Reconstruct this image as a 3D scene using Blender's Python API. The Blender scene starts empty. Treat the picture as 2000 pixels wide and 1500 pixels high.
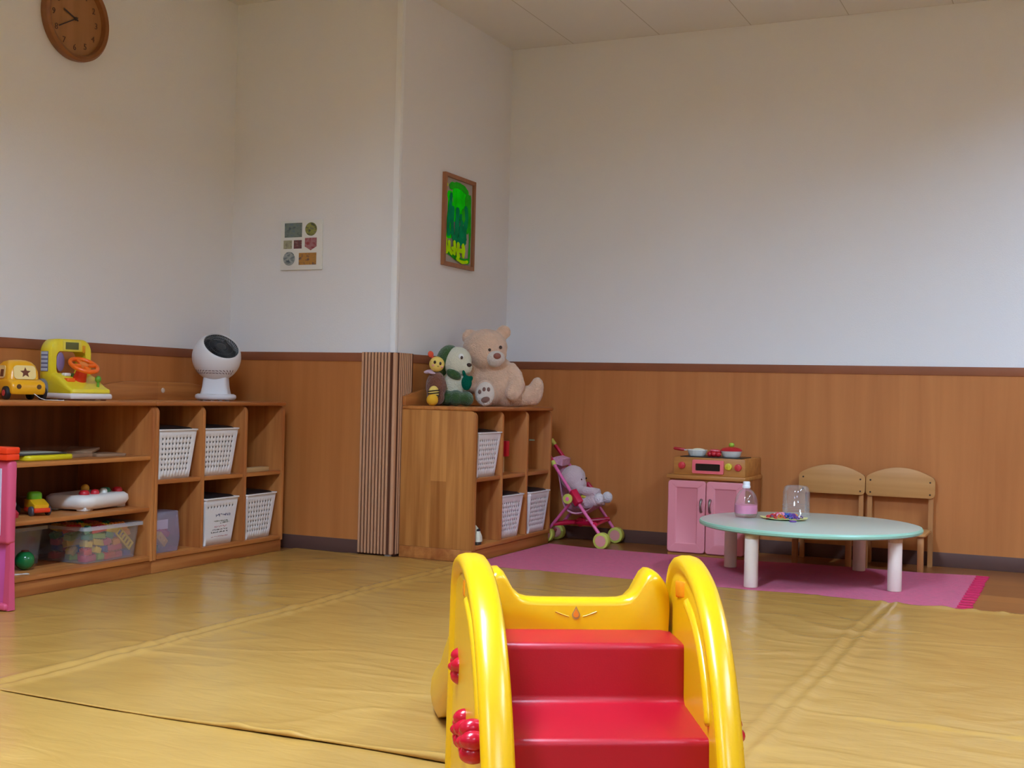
import bpy, bmesh, math, random
import numpy as np
from mathutils import Matrix, Vector, Euler, noise
PI = math.pi
S = bpy.context.scene
COL = S.collection
rnd = random.Random(7)

# ------------------------------------------------------------------ camera, light, exposure
CY, CP, CR, CF, CH = -0.4346, 0.0065, 0.0236, 2408.1, 0.7287
cam = bpy.data.cameras.new('camera'); camo = bpy.data.objects.new('camera', cam); COL.objects.link(camo)
_F = Vector((math.sin(CY)*math.cos(CP), math.cos(CY)*math.cos(CP), math.sin(CP)))
_R = Vector((math.cos(CY), -math.sin(CY), 0)); _U = _R.cross(_F)
_R2 = math.cos(CR)*_R + math.sin(CR)*_U; _U2 = -math.sin(CR)*_R + math.cos(CR)*_U
camo.matrix_world = Matrix(((_R2.x, _U2.x, -_F.x, 0), (_R2.y, _U2.y, -_F.y, 0), (_R2.z, _U2.z, -_F.z, CH), (0, 0, 0, 1)))
cam.sensor_width = 36; cam.lens = 36*CF/2000; cam.clip_start = 0.05
S.camera = camo
w = bpy.data.worlds.new('world'); S.world = w; w.use_nodes = True
w.node_tree.nodes['Background'].inputs[0].default_value = (0.9, 0.95, 1, 1)
w.node_tree.nodes['Background'].inputs[1].default_value = 0.05
S.view_settings.view_transform = 'Standard'; S.view_settings.look = 'None'
S.view_settings.gamma = 1; S.view_settings.use_curve_mapping = False
S.view_settings.exposure = 0.0
LAMP_COLOR = (0.66, 0.95, 1.30)
LAMP_POWER = 72.0
# recessed ceiling lamps: (centre x, centre y, length along y, relative brightness)
LAMPS = [(1.05, 3.9, 1.25, 1.0), (1.05, 1.3, 1.25, 0.6), (-1.35, 1.3, 1.25, 1.7), (-1.35, -1.2, 1.25, 0.5), (1.05, -1.2, 1.25, 0.5)]
LW = 0.34

# ------------------------------------------------------------------ materials
def lin(c):
    return tuple(((v/255)/12.92 if v/255 <= 0.04045 else ((v/255+0.055)/1.055)**2.4) for v in c[:3]) + (1.0,)
MATS = {}
def M(name, col=(200, 200, 200), rough=0.5, spec=0.5, metal=0.0, coat=0.0, bump=None, var=None, sheen=0.0, sss=0.0):
    """plain principled material; bump=(scale,strength) noise bump; var=(scale,amount) brightness mottling"""
    if name in MATS: return MATS[name]
    m = bpy.data.materials.new(name); m.use_nodes = True; nt = m.node_tree; b = nt.nodes['Principled BSDF']
    c = lin(col)
    b.inputs['Base Color'].default_value = c; b.inputs['Roughness'].default_value = rough
    b.inputs['Specular IOR Level'].default_value = spec; b.inputs['Metallic'].default_value = metal
    b.inputs['Coat Weight'].default_value = coat; b.inputs['Sheen Weight'].default_value = sheen
    tc = nt.nodes.new('ShaderNodeTexCoord')
    if var:
        n = nt.nodes.new('ShaderNodeTexNoise'); n.inputs['Scale'].default_value = var[0]; n.inputs['Detail'].default_value = 5
        nt.links.new(tc.outputs['Object'], n.inputs['Vector'])
        r = nt.nodes.new('ShaderNodeMapRange'); r.inputs[1].default_value = 0.3; r.inputs[2].default_value = 0.7
        r.inputs[3].default_value = 1-var[1]; r.inputs[4].default_value = 1+var[1]*0.6
        nt.links.new(n.outputs[0], r.inputs[0])
        h = nt.nodes.new('ShaderNodeHueSaturation'); h.inputs['Color'].default_value = c
        nt.links.new(r.outputs[0], h.inputs['Value']); nt.links.new(h.outputs[0], b.inputs['Base Color'])
    if bump:
        n = nt.nodes.new('ShaderNodeTexNoise'); n.inputs['Scale'].default_value = bump[0]; n.inputs['Detail'].default_value = 4
        nt.links.new(tc.outputs['Object'], n.inputs['Vector'])
        u = nt.nodes.new('ShaderNodeBump'); u.inputs['Strength'].default_value = bump[1]; u.inputs['Distance'].default_value = 0.01
        nt.links.new(n.outputs[0], u.inputs['Height']); nt.links.new(u.outputs[0], b.inputs['Normal'])
    MATS[name] = m; return m

def wood(name, c1, c2, axis='Z', stave=0.09, rough=0.42, amount=0.35, grain=1.0, across='X'):
    """laminated / veneered wood: long grain along axis, staves of random tone across"""
    if name in MATS: return MATS[name]
    m = bpy.data.materials.new(name); m.use_nodes = True; nt = m.node_tree; b = nt.nodes['Principled BSDF']; L = nt.links.new
    tc = nt.nodes.new('ShaderNodeTexCoord'); mp = nt.nodes.new('ShaderNodeMapping')
    sc = {'X': (1.2, 22, 22), 'Y': (22, 1.2, 22), 'Z': (22, 22, 1.2)}[axis]
    mp.inputs['Scale'].default_value = tuple(s*grain for s in sc)
    L(tc.outputs['Object'], mp.inputs['Vector'])
    n = nt.nodes.new('ShaderNodeTexNoise'); n.inputs['Scale'].default_value = 1.3; n.inputs['Detail'].default_value = 6; n.inputs['Distortion'].default_value = 0.4
    L(mp.outputs[0], n.inputs['Vector'])
    sp = nt.nodes.new('ShaderNodeSeparateXYZ'); L(tc.outputs['Object'], sp.inputs[0])
    dv = nt.nodes.new('ShaderNodeMath'); dv.operation = 'DIVIDE'; dv.inputs[1].default_value = stave
    L(sp.outputs[across], dv.inputs[0])
    fl = nt.nodes.new('ShaderNodeMath'); fl.operation = 'FLOOR'; L(dv.outputs[0], fl.inputs[0])
    dz = nt.nodes.new('ShaderNodeMath'); dz.operation = 'DIVIDE'; dz.inputs[1].default_value = 1.3; L(sp.outputs[axis], dz.inputs[0])
    ad = nt.nodes.new('ShaderNodeMath'); ad.operation = 'MULTIPLY_ADD'; ad.inputs[1].default_value = 0.37; L(fl.outputs[0], ad.inputs[0]); L(dz.outputs[0], ad.inputs[2])
    f2 = nt.nodes.new('ShaderNodeMath'); f2.operation = 'FLOOR'; L(ad.outputs[0], f2.inputs[0])
    cb = nt.nodes.new('ShaderNodeCombineXYZ'); L(fl.outputs[0], cb.inputs[0]); L(f2.outputs[0], cb.inputs[1])
    wn = nt.nodes.new('ShaderNodeTexWhiteNoise'); wn.noise_dimensions = '3D'; L(cb.outputs[0], wn.inputs['Vector'])
    mx = nt.nodes.new('ShaderNodeMath'); mx.operation = 'MULTIPLY_ADD'; mx.inputs[1].default_value = amount
    L(wn.outputs['Value'], mx.inputs[0])
    sb = nt.nodes.new('ShaderNodeMath'); sb.operation = 'SUBTRACT'; sb.inputs[1].default_value = amount/2; L(n.outputs[0], sb.inputs[0]); L(sb.outputs[0], mx.inputs[2])
    cr = nt.nodes.new('ShaderNodeValToRGB'); cr.color_ramp.elements[0].position = 0.3; cr.color_ramp.elements[1].position = 0.72
    cr.color_ramp.elements[0].color = lin(c1); cr.color_ramp.elements[1].color = lin(c2)
    L(mx.outputs[0], cr.inputs[0]); L(cr.outputs[0], b.inputs['Base Color'])
    b.inputs['Roughness'].default_value = rough; b.inputs['Specular IOR Level'].default_value = 0.35
    MATS[name] = m; return m

def clear(name, tint=(255, 255, 255), gloss=0.12, haze=0.08, hazecol=(235, 235, 240)):
    """thin clear plastic: mostly see-through, a little sheen, a little milky"""
    if name in MATS: return MATS[name]
    m = bpy.data.materials.new(name); m.use_nodes = True; nt = m.node_tree; nt.nodes.clear(); L = nt.links.new
    out = nt.nodes.new('ShaderNodeOutputMaterial'); t = nt.nodes.new('ShaderNodeBsdfTransparent'); t.inputs[0].default_value = lin(tint)
    g = nt.nodes.new('ShaderNodeBsdfGlossy'); g.inputs['Roughness'].default_value = 0.06
    d = nt.nodes.new('ShaderNodeBsdfDiffuse'); d.inputs[0].default_value = lin(hazecol)
    lw = nt.nodes.new('ShaderNodeLayerWeight'); lw.inputs[0].default_value = 0.25
    a = nt.nodes.new('ShaderNodeMath'); a.operation = 'MULTIPLY_ADD'; a.inputs[1].default_value = 0.35; a.inputs[2].default_value = gloss*0.5
    L(lw.outputs['Fresnel'], a.inputs[0])
    m1 = nt.nodes.new('ShaderNodeMixShader'); m1.inputs[0].default_value = haze; L(t.outputs[0], m1.inputs[1]); L(d.outputs[0], m1.inputs[2])
    m2 = nt.nodes.new('ShaderNodeMixShader'); L(a.outputs[0], m2.inputs[0]); L(m1.outputs[0], m2.inputs[1]); L(g.outputs[0], m2.inputs[2])
    L(m2.outputs[0], out.inputs[0]); MATS[name] = m; return m

# ------------------------------------------------------------------ mesh builder
class B:
    def __init__(s): s.bm = bmesh.new()
    def add(s, t, mat=None):
        if mat is not None: t.transform(mat)
        me = bpy.data.meshes.new('tmp'); t.to_mesh(me); t.free(); s.bm.from_mesh(me); bpy.data.meshes.remove(me); return s
    def box(s, x0, x1, y0, y1, z0, z1, bev=0.0, seg=2, mat=None):
        t = bmesh.new(); bmesh.ops.create_cube(t, size=1)
        t.transform(Matrix.Translation(((x0+x1)/2, (y0+y1)/2, (z0+z1)/2)) @ Matrix.Diagonal((abs(x1-x0), abs(y1-y0), abs(z1-z0), 1)))
        if bev > 0: bmesh.ops.bevel(t, geom=t.edges[:], offset=bev, segments=seg, affect='EDGES', profile=0.5)
        return s.add(t, mat)
    def cyl(s, p0, p1, r0, r1=None, seg=20, bev=0.0):
        r1 = r0 if r1 is None else r1
        p0 = Vector(p0); p1 = Vector(p1); d = p1-p0; t = bmesh.new()
        bmesh.ops.create_cone(t, cap_ends=True, segments=seg, radius1=r0, radius2=r1, depth=d.length)
        if bev > 0:
            es = [e for e in t.edges if len(e.link_faces) == 2 and any(len(f.verts) > 4 for f in e.link_faces)]
            bmesh.ops.bevel(t, geom=es, offset=bev, segments=2, affect='EDGES', profile=0.5)
        q = Vector((0, 0, 1)).rotation_difference(d.normalized())
        return s.add(t, Matrix.Translation((p0+p1)/2) @ q.to_matrix().to_4x4())
    def ell(s, c, r, rot=(0, 0, 0), seg=24, rings=16):
        t = bmesh.new(); bmesh.ops.create_uvsphere(t, u_segments=seg, v_segments=rings, radius=1)
        if isinstance(r, (int, float)): r = (r, r, r)
        return s.add(t, Matrix.Translation(c) @ Euler(rot).to_matrix().to_4x4() @ Matrix.Diagonal((*r, 1)))
    def lathe(s, prof, seg=32, mat=None, close=True):
        t = bmesh.new(); rings = []
        for (r, z) in prof:
            if r < 1e-6: rings.append([t.verts.new((0, 0, z))])
            else: rings.append([t.verts.new((r*math.cos(2*PI*k/seg), r*math.sin(2*PI*k/seg), z)) for k in range(seg)])
        for a, b in zip(rings, rings[1:]):
            for k in range(seg):
                k2 = (k+1) % seg
                if len(a) == 1 and len(b) == 1: continue
                if len(a) == 1: t.faces.new((a[0], b[k2], b[k]))
                elif len(b) == 1: t.faces.new((a[k], a[k2], b[0]))
                else: t.faces.new((a[k], a[k2], b[k2], b[k]))
        bmesh.ops.recalc_face_normals(t, faces=t.faces[:])
        return s.add(t, mat)
    def prism(s, poly, ax, d0, d1, bev=0.0, seg=2, mat=None):
        """poly: 2D outline; ax: axis it is pushed along. X: (y,z)  Y: (x,z)  Z: (x,y)"""
        f = {'X': lambda a, b, d: (d, a, b), 'Y': lambda a, b, d: (a, d, b), 'Z': lambda a, b, d: (a, b, d)}[ax]
        t = bmesh.new(); v0 = [t.verts.new(f(a, b, d0)) for a, b in poly]; v1 = [t.verts.new(f(a, b, d1)) for a, b in poly]
        n = len(poly); t.faces.new(v0); t.faces.new(v1)
        for k in range(n): t.faces.new((v0[k], v0[(k+1) % n], v1[(k+1) % n], v1[k]))
        bmesh.ops.recalc_face_normals(t, faces=t.faces[:])
        if bev > 0:
            es = [e for e in t.edges if any(len(q.verts) > 4 or n == 4 for q in e.link_faces) and not (e.verts[0] in v0) ^ (e.verts[1] in v0)]
            bmesh.ops.bevel(t, geom=es, offset=bev, segments=seg, affect='EDGES', profile=0.5)
        return s.add(t, mat)
    def tube(s, pts, r, seg=10, closed=False, cap=True):
        pts = [Vector(p) for p in pts]; n = len(pts); rr = r if isinstance(r, (list, tuple)) else [r]*n
        t = bmesh.new(); rings = []; up = None
        for i, p in enumerate(pts):
            if closed: d = pts[(i+1) % n]-pts[i-1]
            else: d = pts[min(i+1, n-1)]-pts[max(i-1, 0)]
            d.normalize()
            if up is None:
                up = Vector((0, 0, 1)) if abs(d.z) < 0.9 else Vector((1, 0, 0))
            a = d.cross(up).normalized(); up = a.cross(d).normalized()
            rings.append([t.verts.new(p+rr[i]*(a*math.cos(2*PI*k/seg)+up*math.sin(2*PI*k/seg))) for k in range(seg)])
        m = n if closed else n-1
        for i in range(m):
            A, C = rings[i], rings[(i+1) % n]
            for k in range(seg): t.faces.new((A[k], A[(k+1) % seg], C[(k+1) % seg], C[k]))
        if cap and not closed: t.faces.new(rings[0]); t.faces.new(rings[-1])
        bmesh.ops.recalc_face_normals(t, faces=t.faces[:])
        return s.add(t)
    def quad(s, *v):
        t = bmesh.new(); t.faces.new([t.verts.new(p) for p in v]); return s.add(t)
    def rings(s, loops, cap0=True, cap1=True, closed=True):
        """skin a list of equally long 3D loops"""
        t = bmesh.new(); R = [[t.verts.new(p) for p in lp] for lp in loops]; n = len(R[0])
        for A, C in zip(R, R[1:]):
            for k in range(n if closed else n-1): t.faces.new((A[k], A[(k+1) % n], C[(k+1) % n], C[k]))
        if cap0: t.faces.new(R[0])
        if cap1: t.faces.new(R[-1])
        bmesh.ops.recalc_face_normals(t, faces=t.faces[:])
        return s.add(t)

TM = {}
def thing(name, label, cat, loc=(0, 0, 0), rz=0.0, group=None):
    o = bpy.data.objects.new(name, None); COL.objects.link(o); o.empty_display_size = 0.05
    o.location = loc; o.rotation_euler = (0, 0, rz); o['label'] = label; o['category'] = cat
    if group: o['group'] = group
    TM[o.name] = Matrix.Translation(loc) @ Matrix.Rotation(rz, 4, 'Z'); return o
def obj(name, b, mat, parent=None, smooth=35, world=True, label=None):
    """link the builder's mesh as one object; world=True: coordinates are world ones, moved into the thing's frame"""
    me = bpy.data.meshes.new(name)
    if parent is not None and world:
        b.bm.transform(TM[parent.name].inverted())
    b.bm.to_mesh(me); b.bm.free()
    o = bpy.data.objects.new(name, me); COL.objects.link(o)
    mats = mat if isinstance(mat, (list, tuple)) else [mat]
    for m in mats: me.materials.append(m)
    if smooth:
        me.shade_smooth()
        if smooth < 180: me.set_sharp_from_angle(angle=math.radians(smooth))
    if parent is not None:
        o.parent = parent
        TM[o.name] = TM[parent.name]
    if label: o['label'] = label
    return o
def solo(name, b, mat, label, cat, origin=None, smooth=35, group=None):
    """a thing that is a single mesh; origin moves its pivot to its base"""
    if origin is None:
        vs = b.bm.verts; xs = [v.co.x for v in vs]; ys = [v.co.y for v in vs]; zs = [v.co.z for v in vs]
        origin = ((min(xs)+max(xs))/2, (min(ys)+max(ys))/2, min(zs))
    b.bm.transform(Matrix.Translation(Vector(origin)*-1))
    o = obj(name, b, mat, None, smooth); o.location = origin; o['label'] = label; o['category'] = cat
    if group: o['group'] = group
    TM[o.name] = Matrix.Translation(origin); return o
def struct(name, b, mat, smooth=35):
    o = obj(name, b, mat, None, smooth); o['kind'] = 'structure'; return o
def dup(root, loc, rz=None, label=None, group=None):
    r = root.copy(); COL.objects.link(r); r.location = loc
    if rz is not None: r.rotation_euler = (0, 0, rz)
    if label: r['label'] = label
    if group: r['group'] = group
    TM[r.name] = Matrix.Translation(loc) @ Matrix.Rotation(r.rotation_euler.z, 4, 'Z')
    for ch in list(root.children):
        c = ch.copy(); COL.objects.link(c); c.parent = r
        for g in list(ch.children):
            d = g.copy(); COL.objects.link(d); d.parent = c
    return r
def rrect(x0, x1, y0, y1, r, n=5):
    P = []
    for cx, cy, a0 in ((x1-r, y1-r, 0), (x0+r, y1-r, 90), (x0+r, y0+r, 180), (x1-r, y0+r, 270)):
        for k in range(n+1):
            a = math.radians(a0+90*k/n); P.append((cx+r*math.cos(a), cy+r*math.sin(a)))
    return P
def circ(r, n=24, cx=0, cy=0): return [(cx+r*math.cos(2*PI*k/n), cy+r*math.sin(2*PI*k/n)) for k in range(n)]
def remesh(o, vox, sm=4, disp=0.0, dscale=0.02):
    m = o.modifiers.new('remesh', 'REMESH'); m.mode = 'VOXEL'; m.voxel_size = vox; m.use_smooth_shade = True
    if sm:
        q = o.modifiers.new('smooth', 'SMOOTH'); q.iterations = sm; q.factor = 0.5
    if disp:
        t = bpy.data.textures.new(o.name+'_nap', 'CLOUDS'); t.noise_scale = dscale
        d = o.modifiers.new('nap', 'DISPLACE'); d.texture = t; d.strength = disp; d.mid_level = 0.5
    return o
def text_bm(txt, size, ext=0.0008):
    cu = bpy.data.curves.new('txt', 'FONT'); cu.body = txt; cu.size = size; cu.extrude = ext; cu.align_x = 'CENTER'; cu.align_y = 'CENTER'; cu.resolution_u = 3
    o = bpy.data.objects.new('txt', cu); me = bpy.data.meshes.new_from_object(o)
    b = B(); b.bm.from_mesh(me); bpy.data.objects.remove(o); bpy.data.curves.remove(cu); bpy.data.meshes.remove(me); return b

# ================================================================== THE ROOM
XA, XC, YB, YD, ZC = -3.61, -2.72, 4.648, 5.772, 2.5
XR, YR = 3.1, -2.8
ZW, ZT, ZB = 0.886, 0.848, 0.063           # wainscot cap top, cap bottom, baseboard top
m_wall = M('wallpaper', (238, 236, 238), 0.85, 0.2, bump=(260, 0.12))
m_trim = M('cap_rail', (150, 88, 58), 0.5, 0.3, var=(6, 0.12))
m_base = M('vinyl_skirting', (96, 66, 58), 0.5, 0.3)
m_wains = wood('wainscot_veneer', (184, 112, 56), (202, 128, 68), 'Z', 0.41, 0.5, 0.06, 0.6, 'X')
m_wains_y = wood('wainscot_veneer_side', (184, 112, 56), (202, 128, 68), 'Z', 0.41, 0.5, 0.06, 0.6, 'Y')

# wood strip floor
def floor_mat():
    m = bpy.data.materials.new('strip_flooring'); m.use_nodes = True; nt = m.node_tree; b = nt.nodes['Principled BSDF']; L = nt.links.new
    tc = nt.nodes.new('ShaderNodeTexCoord'); br = nt.nodes.new('ShaderNodeTexBrick')
    br.inputs['Scale'].default_value = 1; br.inputs['Brick Width'].default_value = 0.91; br.inputs['Row Height'].default_value = 0.152
    br.inputs['Mortar Size'].default_value = 0.0012; br.inputs['Color1'].default_value = lin((176, 112, 56)); br.inputs['Color2'].default_value = lin((140, 84, 44))
    br.inputs['Mortar'].default_value = lin((70, 42, 24)); L(tc.outputs['Object'], br.inputs['Vector'])
    n = nt.nodes.new('ShaderNodeTexNoise'); mp = nt.nodes.new('ShaderNodeMapping'); mp.inputs['Scale'].default_value = (2, 40, 40)
    L(tc.outputs['Object'], mp.inputs[0]); L(mp.outputs[0], n.inputs['Vector']); n.inputs['Detail'].default_value = 5
    mx = nt.nodes.new('ShaderNodeMix'); mx.data_type = 'RGBA'; mx.blend_type = 'MULTIPLY'; mx.inputs[0].default_value = 0.35
    L(br.outputs[0], mx.inputs[6]); L(n.outputs[0], mx.inputs[7]); L(mx.outputs[2], b.inputs['Base Color'])
    b.inputs['Roughness'].default_value = 0.28; return m
struct('floor', B().box(XA-0.1, XR+0.1, YR-0.1, YD+0.1, -0.1, 0), floor_mat())

def ceil_mat():
    m = bpy.data.materials.new('ceiling_board'); m.use_nodes = True; nt = m.node_tree; b = nt.nodes['Principled BSDF']; L = nt.links.new
    tc = nt.nodes.new('ShaderNodeTexCoord'); sp = nt.nodes.new('ShaderNodeSeparateXYZ'); L(tc.outputs['Object'], sp.inputs[0])
    def joint(src, off, pitch):
        a = nt.nodes.new('ShaderNodeMath'); a.operation = 'SUBTRACT'; a.inputs[1].default_value = off; L(src, a.inputs[0])
        p = nt.nodes.new('ShaderNodeMath'); p.operation = 'PINGPONG'; p.inputs[1].default_value = pitch/2; L(a.outputs[0], p.inputs[0])
        g = nt.nodes.new('ShaderNodeMath'); g.operation = 'LESS_THAN'; g.inputs[1].default_value = 0.0022; L(p.outputs[0], g.inputs[0]); return g
    g1 = joint(sp.outputs[0], -2.38, 0.455); g2 = joint(sp.outputs[1], 5.772, 0.91)
    mxm = nt.nodes.new('ShaderNodeMath'); mxm.operation = 'MAXIMUM'; L(g1.outputs[0], mxm.inputs[0]); L(g2.outputs[0], mxm.inputs[1])
    mx = nt.nodes.new('ShaderNodeMix'); mx.data_type = 'RGBA'; mx.inputs[6].default_value = lin((232, 228, 226)); mx.inputs[7].default_value = lin((196, 188, 180))
    L(mxm.outputs[0], mx.inputs[0]); L(mx.outputs[2], b.inputs['Base Color']); b.inputs['Roughness'].default_value = 0.9; return m
# ceiling board with an opening for every lamp
xs = sorted({XA-0.1, XR+0.1} | {l[0]+s*LW/2 for l in LAMPS for s in (-1, 1)}); ys = sorted({YR-0.1, YD+0.1} | {l[1]+s*l[2]/2 for l in LAMPS for s in (-1, 1)})
b = B()
for i in range(len(xs)-1):
    for j in range(len(ys)-1):
        mx_, my_ = (xs[i]+xs[i+1])/2, (ys[j]+ys[j+1])/2
        if any(abs(mx_-l[0]) < LW/2 and abs(my_-l[1]) < l[2]/2 for l in LAMPS): continue
        b.box(xs[i], xs[i+1], ys[j], ys[j+1], ZC, ZC+0.02)
struct('ceiling', b, ceil_mat())
struct('wall_left', B().box(XA-0.1, XA, YR-0.1, YB+0.05, 0, ZC), m_wall)
struct('wall_corner', B().box(XA-0.1, XC, YB, YD+0.1, 0, ZC), m_wall)
struct('wall_back', B().box(XC-0.05, XR+0.1, YD, YD+0.1, 0, ZC), m_wall)
struct('wall_right', B().box(XR, XR+0.1, YR-0.1, YD, 0, ZC), m_wall)
struct('wall_rear', B().box(XA, XR, YR-0.1, YR, 0, ZC), m_wall)
T = 0.005
def wains(n, x0, x1, y0, y1, side):
    """veneer panel, darker cap rail and skirting along one wall"""
    dx = 1 if x0 == x1 else 0
    def strip(z0, z1, t, mat, nm):
        if dx: bb = B().box(x0, x0+t*side, y0, y1, z0, z1, 0.001 if t > 0.006 else 0)
        else: bb = B().box(x0, x1, y0, y0+t*side, z0, z1, 0.001 if t > 0.006 else 0)
        struct(nm, bb, mat)
    strip(ZB, ZT, T, m_wains_y if dx else m_wains, 'trim_%d' % n)
    strip(ZT, ZW, 0.009, m_trim, 'trim_%d' % (n+1))
    strip(0, ZB, 0.007, m_base, 'baseboard_%s' % {1: 'left', 3: 'corner', 5: 'corner_side', 7: 'back', 9: 'right', 11: 'rear'}[n])
wains(1, XA, XA, YR, YB, 1); wains(3, XA, XC, YB, YB, -1); wains(5, XC, XC, YB, YD, 1)
wains(7, XC, XR, YD, YD, -1); wains(9, XR, XR, YR, YD, -1); wains(11, XA, XR, YR, YR, 1)

# white metal corner bead running up the outside corner
m_bead = M('corner_bead', (246, 247, 250), 0.4, 0.5)
b = B(); b.box(XC-0.024, XC+0.0015, YB-0.012, YB, 0, ZC-0.001, 0.001); b.box(XC, XC+0.004, YB-0.012, YB+0.012, 0, ZC-0.001, 0.001)
struct('trim_13', b, m_bead)
# ribbed bumper wrapped round the lower corner
m_rib = M('bumper_rib', (204, 152, 116), 0.6, 0.3); m_rib_d = M('bumper_groove', (98, 58, 40), 0.7, 0.2)
t = thing('corner_bumper', 'brown ribbed corner guard wrapped round the outside wall corner', 'corner guard', (XC, YB, 0.012))
bb = B(); bb.box(-2.876, XC+0.012, YB-0.021, YB-0.0125, 0.012, 0.888); bb.box(XC+0.0095, XC+0.0172, YB-0.02, 4.775, 0.012, 0.888)
obj('backing', bb, m_rib_d, t)
for k in range(9):
    x = -2.868+0.0165*k
    obj('rib', B().box(x-0.0052, x+0.0052, YB-0.029, YB-0.019, 0.012, 0.888, 0.003), m_rib, t)
obj('rib', B().box(XC+0.004, XC+0.019, YB-0.029, YB-0.006, 0.012, 0.888, 0.006), m_rib, t)
for k in range(7):
    y = YB+0.012+0.0165*k
    obj('rib', B().box(XC+0.0125, XC+0.0195, y-0.0046, y+0.0046, 0.012, 0.888, 0.001), m_rib, t)

# ------------------------------------------------------------------ ceiling lamps (in openings of the ceiling, outside the photo)
m_house = M('lamp_housing', (120, 120, 120), 0.6)
def tube_mat(rel):
    m = bpy.data.materials.new('lamp_diffuser'); m.use_nodes = True
    n = m.node_tree; n.nodes.clear(); e = n.nodes.new('ShaderNodeEmission'); o = n.nodes.new('ShaderNodeOutputMaterial')
    e.inputs[0].default_value = (*LAMP_COLOR, 1); e.inputs[1].default_value = LAMP_POWER*rel; n.links.new(e.outputs[0], o.inputs[0]); return m
DEP = 0.125
def lamp(x, y, ln, rel, label):
    t = thing('ceiling_light', label, 'ceiling light', (x, y, ZC), 0, 'recessed ceiling lights')
    b = B(); z1 = ZC+DEP+0.01; h = LW/2; k = ln/2
    b.box(x-h-0.01, x-h, y-k-0.01, y+k+0.01, ZC+0.0205, z1); b.box(x+h, x+h+0.01, y-k-0.01, y+k+0.01, ZC+0.0205, z1)
    b.box(x-h, x+h, y-k-0.01, y-k, ZC+0.0205, z1); b.box(x-h, x+h, y+k, y+k+0.01, ZC+0.0205, z1)
    b.box(x-h-0.01, x+h+0.01, y-k-0.01, y+k+0.01, z1, z1+0.01)
    obj('housing', b, m_house, t)
    obj('diffuser', B().box(x-h+0.02, x+h-0.02, y-k+0.03, y+k-0.03, ZC+DEP-0.012, ZC+DEP), tube_mat(rel), t)
for (x, y, l, rel), s in zip(LAMPS, ('over the right side of the room near the back wall', 'over the middle of the room on the right', 'over the middle of the room on the left', 'behind the camera on the left', 'behind the camera on the right')):
    lamp(x, y, l, rel, 'recessed ceiling light '+s)

# ------------------------------------------------------------------ vinyl floor sheets
def sheet_mat():
    m = bpy.data.materials.new('yellow_vinyl_sheet'); m.use_nodes = True; nt = m.node_tree; b = nt.nodes['Principled BSDF']; L = nt.links.new
    tc = nt.nodes.new('ShaderNodeTexCoord')
    n = nt.nodes.new('ShaderNodeTexNoise'); n.inputs['Scale'].default_value = 3.0; n.inputs['Detail'].default_value = 4; L(tc.outputs['Object'], n.inputs['Vector'])
    cr = nt.nodes.new('ShaderNodeValToRGB'); cr.color_ramp.elements[0].position = 0.3; cr.color_ramp.elements[1].position = 0.7
    cr.color_ramp.elements[0].color = lin((179, 132, 63)); cr.color_ramp.elements[1].color = lin((188, 141, 70)); L(n.outputs[0], cr.inputs[0]); L(cr.outputs[0], b.inputs['Base Color'])
    # fine creasing: two stretched noises
    mp = nt.nodes.new('ShaderNodeMapping'); mp.inputs['Rotation'].default_value = (0, 0, 0.5); mp.inputs['Scale'].default_value = (5, 16, 5); L(tc.outputs['Object'], mp.inputs[0])
    n2 = nt.nodes.new('ShaderNodeTexNoise'); n2.inputs['Scale'].default_value = 1.6; n2.inputs['Detail'].default_value = 4; n2.inputs['Distortion'].default_value = 0.8; L(mp.outputs[0], n2.inputs['Vector'])
    bp = nt.nodes.new('ShaderNodeBump'); bp.inputs['Strength'].default_value = 0.2; bp.inputs['Distance'].default_value = 0.010; L(n2.outputs[0], bp.inputs['Height'])
    L(bp.outputs[0], b.inputs['Normal'])
    b.inputs['Roughness'].default_value = 0.24; b.inputs['Specular IOR Level'].default_value = 0.5; return m
m_sheet = sheet_mat()
def crease(d, s=0.012, a=1.0): return a*math.exp(-(d/s)**2)
def wrinkle(x, y):
    w1 = noise.noise(Vector((x*2.1+3, y*2.1, 1.7)))
    v = 0.0016*noise.noise(Vector((x*4+w1*1.2, y*11+w1*2.0, 3.1)))+0.0011*noise.noise(Vector((x*9+y*5+w1*2, y*13-x*4, 7.7)))
    r = abs(noise.noise(Vector((x*2.6+y*1.5+5, y*5.2-x*1.1+w1*1.4, 0.4))))
    v += 0.0022*max(0, 1-r*4.5)**2
    wx = 0.012*noise.noise(Vector((y*2.2, 0.3, 8.1)))
    for X0 in (-2.32, -0.62, 1.08):
        d = x-X0-wx
        v += 0.0060*crease(d-0.024, 0.014)+0.0055*crease(d+0.026, 0.014)-0.0015*crease(d, 0.016)
        v += 0.0034*crease(d, 0.17)*noise.noise(Vector((x*7, y*16, 2.2)))
    return v
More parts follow.
